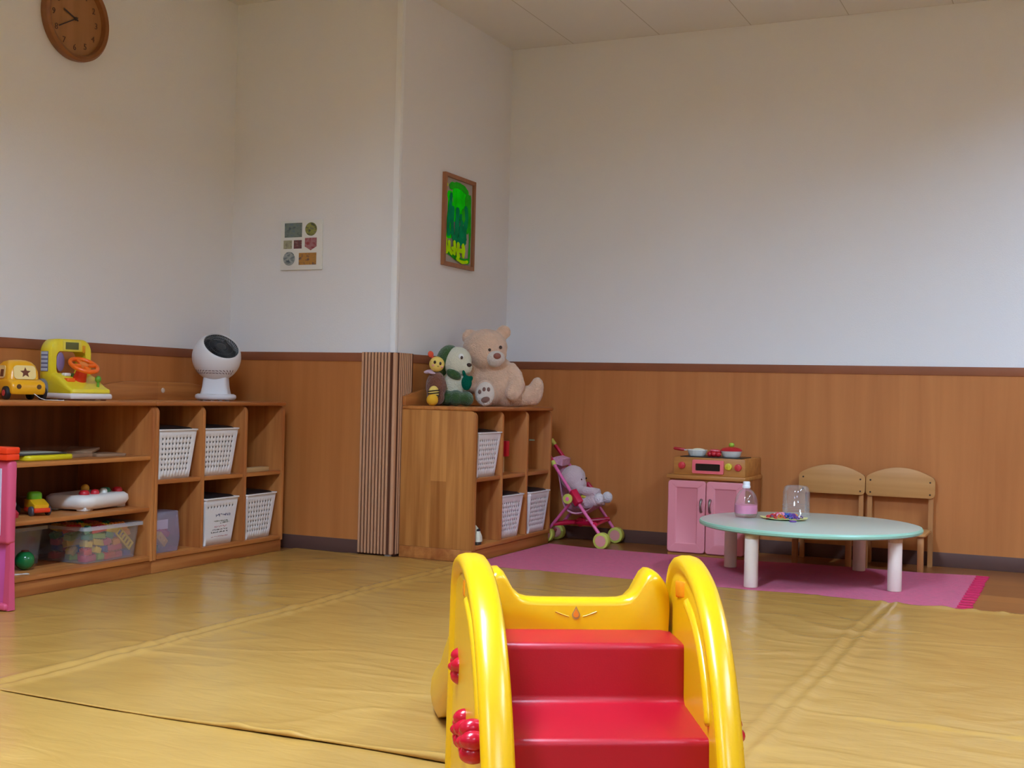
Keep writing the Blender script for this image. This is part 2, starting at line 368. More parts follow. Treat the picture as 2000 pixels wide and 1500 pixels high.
def make_sheet(name, x0, x1, yfun0, yfun1, z0, label, edge_lift=0.0, st=0.022, glint=False):
    nx = int((x1-x0)/st)+1; ny = int((4.9-yfun0(0))/st)+1 if False else int((yfun1(0)-yfun0(0))/st)+1
    t = bmesh.new(); G = []
    for i in range(nx+1):
        x = x0+(x1-x0)*i/nx; ya, yb = yfun0(x), yfun1(x); row = []
        for j in range(ny+1):
            f = j/ny; y = ya+(yb-ya)*f
            v = wrinkle(x, y)
            v += (0.006+0.018*max(0, noise.noise(Vector((x*8, 7.1, 1)))))*crease(y-2.885-0.010*noise.noise(Vector((x*3, 1, 1))), 0.0125)/(1+math.exp(-(x+0.42)*9))
            e = max(crease(y-ya, 0.05), crease(y-yb, 0.03))
            v += (0 if glint else 1)*edge_lift*e*(0.55+0.9*abs(noise.noise(Vector((x*6.5, 2.2 if y-ya < 0.3 else 9.0, 4)))))
            if glint:                                             # the overlapping edge ripples up between x = -1.8 and -0.9
                rq = 1/(1+math.exp(-(x+0.62)*10)); v += rq*crease(y-yb+0.030, 0.017)*(0.003+0.034*max(0, noise.noise(Vector((x*13, 6.3, 1.1)))))
                if j == 0:                                        # rolled hem along the near edge
                    hr = 0.0016+0.0050*crease(x+1.55, 0.16)*(0.7+1.2*noise.noise(Vector((x*16, 3.3, 1.1))))+0.0075/(1+math.exp(-(x+1.26)*30))*(0.9+0.5*noise.noise(Vector((x*7, 4.3, 1.1))))
                    hr = max(0.0012, hr)
                    for k in range(8):
                        a = -PI/2+PI*k/8; row.append(t.verts.new((x, ya-hr*math.cos(a), z0+hr+hr*math.sin(a))))
                v = v*min(1, (y-ya)/0.03)+2*hr*math.exp(-(y-ya)/0.045)
            row.append(t.verts.new((x, y, max(z0+v, z0-0.0018))))
        G.append(row)
    for i in range(nx):
        for j in range(len(G[0])-1): t.faces.new((G[i][j], G[i+1][j], G[i+1][j+1], G[i][j+1]))
    b = B(); b.add(t)
    o = solo(name, b, m_sheet, label, 'floor sheet', (-1, (yfun0(0)+yfun1(0))/2, 0), 180)
    md = o.modifiers.new('thick', 'SOLIDIFY'); md.thickness = 0.0012; md.offset = -1
    return o
nz = lambda x, s: noise.noise(Vector((x*s, 5.5, 2)))
# far sheet: reaches wall and bookcases, overlaps the near sheet along y = 2.13
make_sheet('floor_sheet', -3.198, 2.6, lambda x: 2.125+0.022*nz(x, 2.2), lambda x: (4.625+0.006*nz(x, 5) if x < -2.31 else 4.60+0.02*nz(x, 3.1)), 0.0062,
           'glossy yellow vinyl floor sheet reaching from wall and bookcases to the overlap edge', 0.0022, 0.009, True)
make_sheet('floor_sheet', -3.198, 2.6, lambda x: -2.3, lambda x: 2.30, 0.0042,
           'near yellow vinyl floor sheet in the foreground, lying under the edge of the far sheet', 0.0, 0.026)

# ------------------------------------------------------------------ pink rug
m_rug = M('pink_rug_pile', (236, 74, 122), 0.95, 0.1, bump=(420, 0.9), var=(60, 0.12), sheen=0.3)
m_fringe = M('rug_fringe', (214, 52, 96), 0.9, 0.1)
t = thing('rug', 'bright pink rectangular rug with a red fringe under the low table', 'rug', (-1.3, 5.0, 0))
bb = B(); bb.prism([(-2.325, 4.45), (-0.395, 4.45), (-0.395, 5.535), (-0.6, 5.488), (-1.12, 5.478), (-1.3, 5.437), (-1.85, 5.425), (-2.09, 5.427), (-2.325, 5.475)], 'Z', 0.0003, 0.004)
obj('pile', bb, m_rug, t)
for k in range(17):
    y = 4.475+1.035*k/16; fb = B()
    for q in (-1, 0, 1): fb.box(-0.397, -0.350+0.007*rnd.random(), y+0.0105*q-0.0046, y+0.0105*q+0.0046, 0.0006, 0.0046+0.001*rnd.random(), 0)
    obj('fringe_tuft', fb, m_fringe, t)

# ================================================================== BOOKCASES
m_side = wood('pine_side', (164, 98, 44), (212, 144, 76), 'Z', 0.075, 0.4, 0.26, 1.0, 'X')
m_up = wood('pine_upright', (168, 96, 48), (206, 134, 72), 'Z', 0.5, 0.4, 0.1, 1.0, 'Y')
m_shelf = wood('pine_shelf', (168, 96, 46), (210, 138, 72), 'Y', 0.08, 0.38, 0.25, 1.0, 'X')
m_bback = wood('pine_back_panel', (112, 64, 36), (140, 84, 48), 'Z', 0.35, 0.6, 0.1, 0.8, 'Y')
H, TT = 0.66, 0.017
def upright(y0, y1, xb, xf, z0, z1, r=0.028, rb=0.004):
    """vertical board with a rounded top front corner"""
    P = [(xb, z0), (xf, z0)]+[(xf-r+r*math.cos(a), z1-r+r*math.sin(a)) for a in [PI/2*k/6 for k in range(7)]]+[(xb, z1)]
    return B().prism(P, 'Y', y0, y1, 0.0025)
def back_rail(y0, y1, xb, zc, ze):
    n = 12; P = [(y0, H)]+[(y0+(y1-y0)*k/n, ze+(zc-ze)*math.sin(min(1, 3.0*min(k/n, 1-k/n))*PI/2)) for k in range(n+1)]+[(y1, H)]
    return B().prism(P, 'X', xb, xb+0.018, 0.003)
def cubby(label, xb, xf, y0, y1, divs, lamside):
    t = thing('bookcase', label, 'bookcase', (xb, (y0+y1)/2, 0))
    obj('side_panel', upright(y0, y0+0.018, xb, xf, 0.05, H-TT), m_side if lamside else m_up, t)
    obj('side_panel', upright(y1-0.018, y1, xb, xf, 0.05, H-TT), m_up, t)
    obj('top_panel', B().box(xb, xf+0.004, y0-0.002, y1+0.002, H-TT, H, 0.006, 3), m_shelf, t)
    obj('back_panel', B().box(xb+0.001, xb+0.008, y0+0.018, y1-0.018, 0.07, H-TT), m_bback, t)
    obj('bottom_shelf', B().box(xb+0.008, xf+0.002, y0+0.018, y1-0.018, 0.052, 0.07, 0.003), m_shelf, t)
    for d in divs: obj('divider', upright(d-0.009, d+0.009, xb+0.008, xf-0.001, 0.07, H-TT), m_up, t)
    e = [y0+0.018]+[v for d in divs for v in (d-0.009, d+0.009)]+[y1-0.018]
    for k in range(0, len(e), 2):
        obj('shelf', B().box(xb+0.008, xf-0.006, e[k], e[k+1], 0.340, 0.357, 0.003), m_shelf, t)
    obj('plinth', B().box(xb, xf-0.008, y0, y1, 0, 0.05, 0.002), m_shelf, t)
    obj('back_rail', back_rail(y0, y1, xb, 0.737, 0.70), m_shelf, t)
    return t
AX0, AX1 = XA+0.0095, -3.222
CX0, CX1 = XC+0.0205, -2.336
A0, A1 = 3.715, 4.555
C0, C1 = 4.682, 5.508
tA = cubby('wooden cubby bookcase with six compartments below the white fan in the left corner', AX0, AX1, A0, A1, [4.001, 4.278], False)
tC = cubby('wooden cubby bookcase under the sitting teddy bear, its broad pine side facing the room', CX0, CX1, C0, C1, [4.955, 5.226], True)
# pale round disc on the left rail
obj('rail_disc', B().cyl((AX0+0.016, 4.165, 0.700), (AX0+0.0205, 4.165, 0.700), 0.011, bev=0.001), M('pale_disc', (212, 186, 166), 0.5), tA)
# open shelf unit at the far left
L0 = A0-0.845
t = thing('bookcase', 'open wooden shelf unit at the left edge holding loose toys and clear boxes', 'bookcase', (AX0, (L0+A0)/2, 0))
obj('side_panel', upright(L0, L0+0.018, AX0, AX1, 0.05, H-TT), m_up, t); obj('side_panel', upright(A0-0.0195, A0-0.0015, AX0, AX1, 0.05, H-TT), m_up, t)
obj('top_panel', B().box(AX0, AX1+0.004, L0-0.002, A0-0.003, H-TT, H, 0.006, 3), m_shelf, t)
obj('back_panel', B().box(AX0+0.001, AX0+0.008, L0+0.018, A0-0.02, 0.07, H-TT), m_bback, t)
obj('bottom_shelf', B().box(AX0+0.008, AX1+0.002, L0+0.018, A0-0.0195, 0.052, 0.07, 0.003), m_shelf, t)
for z in (0.452, 0.256): obj('shelf', B().box(AX0+0.008, AX1-0.006, L0+0.018, A0-0.0195, z-0.016, z, 0.003), m_shelf, t)
obj('plinth', B().box(AX0, AX1-0.008, L0, A0-0.0015, 0, 0.05, 0.002), m_shelf, t)

# ------------------------------------------------------------------ white lattice baskets
m_bask = M('white_basket_plastic', (238, 232, 230), 0.45, 0.4)
m_filling = M('black_filling', (22, 24, 28), 0.35, 0.5)
def basket_bm(rows=7, skip_front=False):
    """tapered lattice box standing on z=0, front towards +x"""
    bt = B(); t = bt.bm
    h = 0.194; d0, d1, w0, w1 = 0.135, 0.155, 0.088, 0.108      # half depth / half width, bottom and top
    def wall(fn, n, solid_below=None):
        us = [0, 0.06]; k = (0.88)/n
        for i in range(n): us += [0.06+k*i+k*0.36, 0.06+k*(i+1)]
        us[-1] = 0.94; us.append(1.0)
        zs = [0, 0.17]; q = (0.9-0.17)/rows
        for j in range(rows): zs += [0.17+q*j+q*0.40, 0.17+q*(j+1)]
        zs.append(1.0)
        V = [[t.verts.new(fn(u, z)) for z in zs] for u in us]
        for i in range(len(us)-1):
            for j in range(len(zs)-1):
                hole = (i % 2 == 1 and 1 <= i < len(us)-2) and (j % 2 == 1 and 1 <= j < len(zs)-2)
                if hole and not (solid_below is not None and zs[j] < solid_below): continue
                t.faces.new((V[i][j], V[i+1][j], V[i+1][j+1], V[i][j+1]))
    W = lambda z: w0+(w1-w0)*z; D = lambda z: d0+(d1-d0)*z
    wall(lambda u, z: (D(z), -W(z)+2*W(z)*u, h*z), 9, 0.72 if skip_front else None)
    wall(lambda u, z: (-D(z), W(z)-2*W(z)*u, h*z), 9)
    wall(lambda u, z: (D(z)-2*D(z)*u, W(z), h*z), 12)
    wall(lambda u, z: (-D(z)+2*D(z)*u, -W(z), h*z), 12)
    t.faces.new([t.verts.new(p) for p in ((d0, w0, 0), (-d0, w0, 0), (-d0, -w0, 0), (d0, -w0, 0))])
    bmesh.ops.remove_doubles(t, verts=t.verts[:], dist=1e-5)
    return bt
def rim_bm():
    b = B(); a, c = 0.155, 0.108
    o = rrect(-a-0.008, a+0.008, -c-0.008, c+0.008, 0.012); i = rrect(-a+0.001, a-0.001, -c+0.001, c-0.001, 0.006)
    L = lambda P, z: [(x, y, z) for x, y in P]
    b.rings([L(i, 0.190), L(o, 0.190), L(o, 0.195), L(i, 0.195), L(i, 0.190)], False, False); return b
def filling_bm():  # cloth on top; black body added inside so the lattice holes look dark
    b = B(); L = lambda s, z: [(x, y, z) for x, y in rrect(-0.148*s, 0.148*s, -0.101*s, 0.101*s, 0.012)]
    l0 = [(x*0.87, y*0.84, 0.012) for x, y in rrect(-0.148, 0.148, -0.101, 0.101, 0.012)]
    b.rings([l0, L(1, 0.188), L(0.985, 0.196), L(0.93, 0.2005), L(0.6, 0.2065), L(0.2, 0.2085)]); return b
def basket(loc, label, text=False, rz=0.0):
    t = thing('storage_basket', label, 'basket', loc, rz, 'white storage baskets in the bookcases')
    o = obj('lattice_body', basket_bm(7, text), m_bask, t, world=False); s = o.modifiers.new('thick', 'SOLIDIFY'); s.thickness = 0.0022; s.offset = 1
    obj('rim', rim_bm(), m_bask, t, world=False)
    obj('filling', filling_bm(), m_filling, t, world=False, label='black cloth bulging at the open top, with an added core that darkens the holes')
    return t
AXc = AX1-0.162; ZS, ZL = 0.357, 0.07
b0 = basket((AXc, 3.852, ZS), 'white lattice basket in the upper left compartment of the bookcase below the fan')
dup(b0, (AXc, 4.118, ZS), label='white lattice basket in the upper middle compartment of the bookcase below the fan')
dup(b0, (AXc+0.004, 4.391, ZL), 0.05, 'white lattice basket in the lower right compartment of the bookcase below the fan')
CXc = CX1-0.162
dup(b0, (CXc, 4.834, ZS), label='white lattice basket in the upper compartment below the teddy bear')
dup(b0, (CXc+0.004, 5.076, ZL), -0.05, 'white lattice basket in the lower middle compartment of the bear bookcase')
dup(b0, (CXc+0.018, 5.352, ZL), 0.0, 'white lattice basket in the lower right compartment next to the doll stroller')
bt = basket((AXc+0.004, 4.124, ZL), 'white basket with handwritten coloured lines on its plain front', True, 0.03)
# handwriting on the front (illegible strokes in five colours)
def scribble(z, y0, y1, col, th=0.0016, amp=0.0035, n=22, seed=1):
    r = random.Random(seed); b = B()
    X = lambda zz: 0.135+0.02*(zz/0.194)+0.0027
    y = y0
    while y < y1:
        k = r.randint(3, 5); pts = []
        for i in range(k):
            zz = z+r.uniform(-amp, amp); pts.append((X(zz), min(y1, y+r.uniform(0, 0.007)), zz))
        b.tube(pts, th*0.6, 4); y += 0.0078
        if r.random() < 0.12: y += 0.005
    obj('handwriting', b, col, bt, 0, False)
ink = {k: M('ink_'+k, c, 0.7) for k, c in dict(blue=(44, 46, 96), green=(84, 92, 60), pink=(196, 84, 104), black=(36, 32, 34), red=(190, 84, 76)).items()}
scribble(0.122, -0.035, 0.062, ink['blue'], 0.0022, 0.006, seed=2); scribble(0.097, -0.04, 0.05, ink['green'], seed=3); scribble(0.0895, 0.0, 0.06, ink['green'], seed=4)
scribble(0.075, -0.035, 0.045, ink['pink'], seed=5); scribble(0.062, -0.045, 0.055, ink['black'], 0.002, 0.003, seed=6); scribble(0.052, -0.055, 0.058, ink['black'], 0.002, 0.003, seed=7); scribble(0.034, -0.05, 0.062, ink['red'], 0.0014, 0.002, seed=8)

# ================================================================== PLAY KITCHEN
m_kw = wood('kitchen_wood', (176, 112, 52), (204, 140, 72), 'X', 0.5, 0.42, 0.1, 1.0, 'Z')
m_kws = wood('kitchen_wood_side', (158, 92, 46), (188, 118, 62), 'Z', 0.08, 0.45, 0.4, 1.0, 'Y')
m_kp = M('kitchen_pink', (232, 148, 156), 0.5, 0.35)
m_kp2 = M('oven_pink', (240, 112, 118), 0.4, 0.4)
m_blk = M('black_glass', (14, 14, 16), 0.25, 0.5)
m_nick = M('nickel', (150, 140, 134), 0.32, 0.5, 0.9)
KX0, KX1, KY0, KY1 = -1.727, -1.369, 5.452, 5.755
t = thing('play_kitchen', 'wooden toy kitchen with two pink doors against the back wall', 'toy kitchen', (-1.548, 5.6, 0))
obj('cabinet_body', B().box(KX0+0.004, KX1-0.002, KY0+0.012, KY1, 0.012, 0.350, 0.002), m_kws, t)
obj('plinth', B().box(KX0+0.002, KX1, KY0+0.006, KY1-0.002, 0, 0.012, 0.001), m_kw, t)
obj('counter_top', B().box(KX0-0.008, KX1+0.003, KY0-0.004, KY1+0.004, 0.350, 0.369, 0.004), m_kw, t)
obj('stove_box', B().box(-1.707, -1.374, KY0+0.014, KY1+0.004, 0.369, 0.449, 0.003), m_kw, t)
def kdoor(x0, x1):
    b = B(); L = lambda P, y: [(x, y, z) for x, z in P]
    o = rrect(x0, x1, 0.015, 0.343, 0.014); cx, cz = (x0+x1)/2, 0.179
    i1 = rrect(x0+0.036, x1-0.036, 0.055, 0.313, 0.002); i2 = rrect(x0+0.041, x1-0.041, 0.060, 0.308, 0.002)
    oi = rrect(x0+0.003, x1-0.003, 0.018, 0.340, 0.012)
    b.rings([L(o, KY0+0.011), L(o, KY0-0.003), L(oi, KY0-0.006), L(i1, KY0-0.006), L(i2, KY0-0.0015)]); return b
for x0, x1, hx in ((-1.7255, -1.549, -1.5675), (-1.5455, -1.3695, -1.5265)):
    d = obj('door', kdoor(x0, x1), m_kp, t)
    hp = [(hx, KY0-0.005, 0.205), (hx, KY0-0.014, 0.209), (hx, KY0-0.021, 0.219), (hx, KY0-0.023, 0.232), (hx, KY0-0.021, 0.245), (hx, KY0-0.014, 0.255), (hx, KY0-0.005, 0.259)]
    obj('handle', B().tube(hp, [0.007, 0.006, 0.005, 0.0048, 0.005, 0.006, 0.007], 10), m_nick, d)
b = B(); ya = KY0+0.0135
o = rrect(-1.617, -1.471, 0.378, 0.440, 0.006); i = rrect(-1.602, -1.487, 0.391, 0.423, 0.004); L_ = lambda P, y: [(x, y, z) for x, z in P]
b.rings([L_(o, ya), L_(o, ya-0.008), L_(i, ya-0.010), L_(i, ya)], False, False)
fr = obj('oven_frame', b, m_kp2, t)
obj('oven_window', B().box(-1.603, -1.486, ya-0.003, ya-0.0005, 0.390, 0.424), m_blk, fr)
for kx, kz, mm in ((-1.667, 0.412, M('knob_red', (214, 54, 62), 0.35, 0.5)), (-1.449, 0.414, M('knob_yellow', (226, 206, 52), 0.35, 0.5)), (-1.405, 0.412, M('knob_red'))):
    bb = B().cyl((kx, ya+0.001, kz), (kx, ya-0.012, kz), 0.0165, 0.0155, 20, 0.002); bb.box(kx-0.0025, kx+0.0025, ya-0.0155, ya-0.011, kz-0.012, kz+0.012, 0.001)
    obj('knob', bb, mm, t)
m_hob = M('hob_black', (28, 26, 26), 0.4, 0.4)
obj('hob_plate', B().box(-1.685, -1.395, 5.492, 5.66, 0.449, 0.4525, 0.001), m_hob, t)
# pans and toy food on the hob
m_wht = M('white_plastic', (238, 236, 230), 0.35, 0.5); m_red = M('red_plastic', (196, 26, 44), 0.3, 0.5)
m_rdk = M('red_handle', (186, 34, 44), 0.35, 0.5)
zk = 0.4525
t = thing('toy_frying_pan', 'white toy frying pan with red handle on the left of the toy stove', 'toy pan', (-1.628, 5.57, zk))
b = B(); b.lathe([(0, 0.001), (0.034, 0.0), (0.038, 0.004), (0.046, 0.026), (0.0475, 0.026), (0.0475, 0.029), (0.044, 0.028), (0.036, 0.008), (0, 0.006)], 32, Matrix.Translation((-1.628, 5.57, zk)))
b.box(-1.690, -1.672, 5.564, 5.576, zk+0.023, zk+0.028, 0.001); obj('bowl', b, m_wht, t)
obj('handle', B().tube([(-1.686, 5.57, zk+0.0265), (-1.70, 5.57, zk+0.027), (-1.735, 5.568, zk+0.031), (-1.741, 5.568, zk+0.031)], [0.0055, 0.0075, 0.0075, 0.004], 10), m_rdk, t)
obj('food', B().ell((-1.622, 5.57, zk+0.026), (0.032, 0.032, 0.010)), M('toy_omelette', (232, 226, 196), 0.6, var=(60, 0.1)), t)
t = thing('toy_pot', 'white toy pot with red lid and green knob on the right of the toy stove', 'toy pot', (-1.467, 5.575, zk))
TP = Matrix.Translation((-1.467, 5.575, zk))
obj('pot_body', B().lathe([(0, 0.0), (0.034, 0.0), (0.041, 0.006), (0.046, 0.024), (0.049, 0.026), (0.049, 0.028), (0.043, 0.028), (0.036, 0.01), (0, 0.008)], 32, TP), m_wht, t)
ld = obj('lid', B().lathe([(0, 0.028), (0.050, 0.0285), (0.050, 0.031), (0.042, 0.040), (0.02, 0.0465), (0, 0.047)], 32, TP), m_red, t)
obj('lid_knob', B().ell((-1.467, 5.575, zk+0.056), (0.013, 0.013, 0.011)), M('lime_green', (158, 190, 62), 0.35, 0.5), ld)
obj('handle', B().tube([(-1.512, 5.565, zk+0.024), (-1.53, 5.55, zk+0.026), (-1.556, 5.535, zk+0.028)], [0.007, 0.0095, 0.007], 10), m_red, t)
bb = B()
for x, y, z, r in ((-1.557, 5.535, 0.0125, 0.0125), (-1.537, 5.528, 0.013, 0.013), (-1.515, 5.525, 0.013, 0.0125)):
    bb.ell((x, y, zk+z), (r*1.1, r, r))
solo('toy_tomatoes', bb, m_red, 'red toy food lying between pan and pot on the toy stove', 'toy food')
for x in (-1.578, -1.417):
    pass

# ================================================================== TWO SMALL CHAIRS
m_chair = wood('beech_plywood', (186, 130, 72), (206, 150, 90), 'X', 0.6, 0.42, 0.1, 0.7, 'Z')
m_chleg = wood('beech_leg', (176, 116, 66), (200, 142, 86), 'Z', 0.6, 0.45, 0.1, 0.7, 'X')
m_screw = M('dark_screw', (70, 48, 34), 0.4, 0.5, 0.5)
CYB = 5.722
def chair(cx, label):
    t = thing('child_chair', label, 'chair', (cx, 5.61, 0), 0, 'two small beech chairs by the back wall')
    P = []
    w = 0.1485
    for k in range(15):                                       # arched top, left to right
        a = -1+2*k/14; P.append((cx+a*w, 0.388+0.045*(1-abs(a)**2.0)))
    P[0] = (cx-w, 0.380); P[-1] = (cx+w, 0.380)
    P.insert(1, (cx-w+0.006, 0.390)); P.insert(-1, (cx+w-0.006, 0.390))
    r = 0.02
    P += [(cx+w-r+r*math.cos(a), 0.301+r+r*math.sin(a)) for a in [-PI/2*k/5 for k in range(6)]]+[(cx-w+r-r*math.sin(a), 0.301+r-r*math.cos(a)) for a in [PI/2*k/5 for k in range(6)]]
    bk = obj('backrest', B().prism(P, 'Y', CYB-0.011, CYB, 0.002), m_chair, t)
    for sx in (-0.128, 0.128):
        for z in (0.372, 0.318): obj('screw', B().cyl((cx+sx, CYB-0.0105, z), (cx+sx, CYB-0.0135, z), 0.004, seg=10), m_screw, bk)
    obj('seat', B().prism(rrect(cx-0.138, cx+0.138, 5.478, 5.712, 0.025), 'Z', 0.153, 0.166, 0.003), m_chair, t)
    for sx in (-1, 1):
        obj('leg', B().box(cx+sx*0.116-0.0125, cx+sx*0.116+0.0125, 5.494, 5.52, 0, 0.153, 0.003), m_chleg, t)
        b = B(); x = cx+sx*0.131
        b.rings([[(x-0.010, 5.728+dy, z), (x+0.010, 5.728+dy, z), (x+0.010, 5.748+dy, z), (x-0.010, 5.748+dy, z)] for z, dy in ((0, -0.004), (0.16, -0.006), (0.30, -0.006), (0.392, -0.006))])
        obj('leg', b, m_chleg, t)
    return t
ch = chair(-1.036, 'small beech chair beside the toy kitchen, the left one of the pair')
dup(ch, (-0.736, 5.61, 0), label='small beech chair at the right end of the pair, farther from the toy kitchen')

# ================================================================== LOW ROUND TABLE
m_top = M('mint_laminate', (210, 222, 208), 0.22, 0.5); m_edge = M('mint_edge', (158, 208, 184), 0.35, 0.5)
m_tleg = M('table_leg_cream', (240, 222, 208), 0.45, 0.4); m_tcap = M('leg_collar', (206, 178, 142), 0.5)
TX, TY, TZ = -1.0, 5.04, 0.230
t = thing('round_table', 'low round pale mint table with four thick white legs on the pink rug', 'table', (TX, TY, 0.004))
obj('tabletop', B().lathe([(0, 0.2085), (0.428, 0.2085), (0.4385, 0.2135), (0.440, 0.222), (0.4365, 0.2285), (0.431, 0.2299)], 96, Matrix.Translation((TX, TY, 0))), m_edge, t)
obj('top_surface', B().lathe([(0.431, 0.2297), (0.428, 0.2302), (0, 0.2302)], 96, Matrix.Translation((TX, TY, 0))), m_top, t)
for a in (-112, -22, 68, 158):
    x, y = TX+0.385*math.cos(math.radians(a)), TY-0.005+0.385*math.sin(math.radians(a))
    lg = obj('leg', B().cyl((x, y, 0.0043), (x, y, 0.19), 0.0265, 0.0265, 28, 0.003), m_tleg, t)
    obj('collar', B().cyl((x, y, 0.19), (x, y, 0.209), 0.0275, 0.0275, 28, 0.001), m_tcap, lg)
TM_T = 0.2303

# ================================================================== THINGS ON THE TABLE
m_clear = clear('clear_plastic', gloss=0.10, haze=0.05)
m_pinkliq = M('pink_liquid', (240, 150, 186), 0.35, 0.4)
m_cap = M('bottle_cap_white', (246, 246, 250), 0.4, 0.5)
bx, by = -1.267, 5.07
t = thing('drink_bottle', 'clear plastic bottle half filled with pink drink, white cap, on the round table', 'bottle', (bx, by, TM_T))
BP = Matrix.Translation((bx, by, TM_T))
obj('bottle_body', B().lathe([(0, 0.003), (0.030, 0.0), (0.043, 0.004), (0.047, 0.014), (0.048, 0.03), (0.0475, 0.058), (0.045, 0.078), (0.038, 0.097), (0.028, 0.110), (0.0165, 0.118), (0.0135, 0.121), (0.0135, 0.132)], 40, BP), m_clear, t, 60)
obj('drink', B().lathe([(0, 0.018), (0.045, 0.018), (0.0465, 0.03), (0.0462, 0.053), (0, 0.053)], 40, BP), m_pinkliq, t)
obj('cap', B().lathe([(0.0155, 0.122), (0.0165, 0.124), (0.0165, 0.131), (0.0145, 0.133), (0.0145, 0.147), (0.0125, 0.1495), (0, 0.1495)], 28, BP), m_cap, t)
obj('white_dot', B().cyl((bx+0.0205, by-0.0395, TM_T+0.0700), (bx+0.0216, by-0.0418, TM_T+0.0705), 0.004, seg=14), m_cap, t)
jx, jy = -1.105, 5.285
t = thing('clear_jar', 'empty clear plastic tub turned upside down at the back of the round table', 'tub', (jx, jy, TM_T))
obj('jar_wall', B().lathe([(0.0595, 0.0), (0.0595, 0.012), (0.057, 0.014), (0.0565, 0.10), (0.050, 0.122), (0.042, 0.128), (0, 0.129)], 40, Matrix.Translation((jx, jy, TM_T))), clear('clear_tub', gloss=0.12, haze=0.10), t, 60)
jl = B()
for z in (0.03, 0.045): jl.tube([(jx+0.0572*math.cos(2*PI*k/40), jy+0.0572*math.sin(2*PI*k/40), TM_T+z) for k in range(40)], 0.0012, 6, True)
obj('ridge', jl, MATS['clear_tub'], t)
# cream wavy plate with a heap of small coloured rings
px_, py_ = -1.112, 5.09
def plate_ring(r, z, wav): return [(px_+r*1.15*(1+wav*math.cos(7*a))*math.cos(a+0.5), py_+r*0.92*(1+wav*math.cos(7*a))*math.sin(a+0.5), TM_T+z+wav*0.03*math.cos(7*a)) for a in [2*PI*k/56 for k in range(56)]]
b = B(); b.rings([plate_ring(0.05, 0.0005, 0), plate_ring(0.082, 0.006, 0.05), plate_ring(0.083, 0.0085, 0.05), plate_ring(0.05, 0.003, 0)])
solo('flower_plate', b, M('cream_plate', (232, 226, 150), 0.5, 0.4), 'cream wavy-edged plate heaped with small coloured rings on the round table', 'plate', (px_, py_, TM_T))
heap_cols = dict(red=(222, 60, 60), pink=(238, 150, 178), blue=(36, 84, 178), purple=(112, 62, 150), white=(236, 232, 240), orange=(232, 130, 50))
hm = {k: M('ring_'+k, v, 0.35, 0.5) for k, v in heap_cols.items()}
proto = {}
spots = []
for k in range(34):
    f = (k+0.5)/34; a = k*2.399; r = math.sqrt(f)*0.066
    spots.append((1.12*r*math.cos(a), 0.9*r*math.sin(a), f))
for k, (dx, dy, f) in enumerate(spots):
    s = dx*0.8+dy*0.55+0.018*rnd.uniform(-1, 1)                  # across the view: reds on the left, blues middle, purple right
    c = ('red' if s < -0.022 else 'pink' if s < -0.006 else 'blue' if s < 0.024 else 'purple') if rnd.random() < 0.72 else rnd.choice(['white', 'pink', 'orange', 'purple'])
    z = TM_T+0.0075+0.014*(1-f)
    if c not in proto:
        tb = B(); tb.tube([(0.0085*math.cos(2*PI*q/16), 0.0085*math.sin(2*PI*q/16), 0) for q in range(16)], 0.0026, 8, True)
        o = obj('toy_ring', tb, hm[c]); proto[c] = o
    else:
        o = proto[c].copy(); COL.objects.link(o)
    o['label'] = 'small %s plastic ring in the heap on the cream plate' % c; o['category'] = 'toy ring'; o['group'] = 'small coloured rings heaped on the plate'
    o.location = (px_+dx, py_+dy, z); o.rotation_euler = (rnd.uniform(-0.9, 0.9), rnd.uniform(-0.9, 0.9), rnd.uniform(0, 3))
solo('toy_ring_loose', B().tube([(-1.058+0.012*math.cos(2*PI*q/16), 5.005+0.010*math.sin(2*PI*q/16), TM_T+0.003) for q in range(16)], 0.003, 8, True), hm['purple'], 'loose purple ring fallen off the plate onto the table', 'toy ring')

# ================================================================== TODDLER SLIDE
m_yel = M('slide_yellow', (226, 168, 6), 0.26, 0.5, bump=(35, 0.02))
m_sred = M('slide_red', (172, 10, 30), 0.36, 0.45, bump=(500, 0.05))
m_org = M('slide_orange', (236, 138, 14), 0.35, 0.4)
SLa = math.radians(30); SO = Vector((0.866*0.309-0.5*2.2, 0.5*0.309+0.866*2.2, 0.008))
t_sl = thing('toddler_slide', 'yellow plastic toddler slide with red steps in the foreground', 'slide', SO, SLa)
def sl(u, v, w_): return (u-0.309, v-2.2, w_)          # slide frame: u right, v away from the camera, w up
def offs(P, d):
    n = len(P); out = []
    for k in range(n):
        a = Vector(P[k-1]); c = Vector(P[k]); e = Vector(P[(k+1) % n])
        n1 = Vector((-(c-a).y, (c-a).x)).normalized(); n2 = Vector((-(e-c).y, (e-c).x)).normalized()
        m = (n1+n2); m = m.normalized() if m.length > 1e-6 else n1
        s_ = max(0.55, m.dot(n1)); q = c+m*d/s_; out.append((q.x, q.y))
    return out
def smooth_poly(P, sub=4):
    """Catmull-Rom through an open chain"""
    out = []; n = len(P)
    for i in range(n-1):
        p0, p1, p2, p3 = [np.array(P[max(0, min(n-1, i+q))]) for q in (-1, 0, 1, 2)]
        for s in range(sub):
            x = s/sub; out.append(tuple(0.5*((2*p1)+(-p0+p2)*x+(2*p0-5*p1+4*p2-p3)*x*x+(-p0+3*p1-3*p2+p3)*x**3)))
    out.append(tuple(P[-1])); return out
arch = [(1.62, 0.0), (1.640, 0.08), (1.664, 0.16), (1.700, 0.235), (1.735, 0.292), (1.775, 0.340), (1.825, 0.384), (1.895, 0.421), (1.965, 0.441), (2.035, 0.449), (2.095, 0.446), (2.145, 0.432), (2.175, 0.408), (2.192, 0.37), (2.200, 0.30), (2.207, 0.20), (2.213, 0.10), (2.22, 0.0)]
arch = smooth_poly(arch, 3)
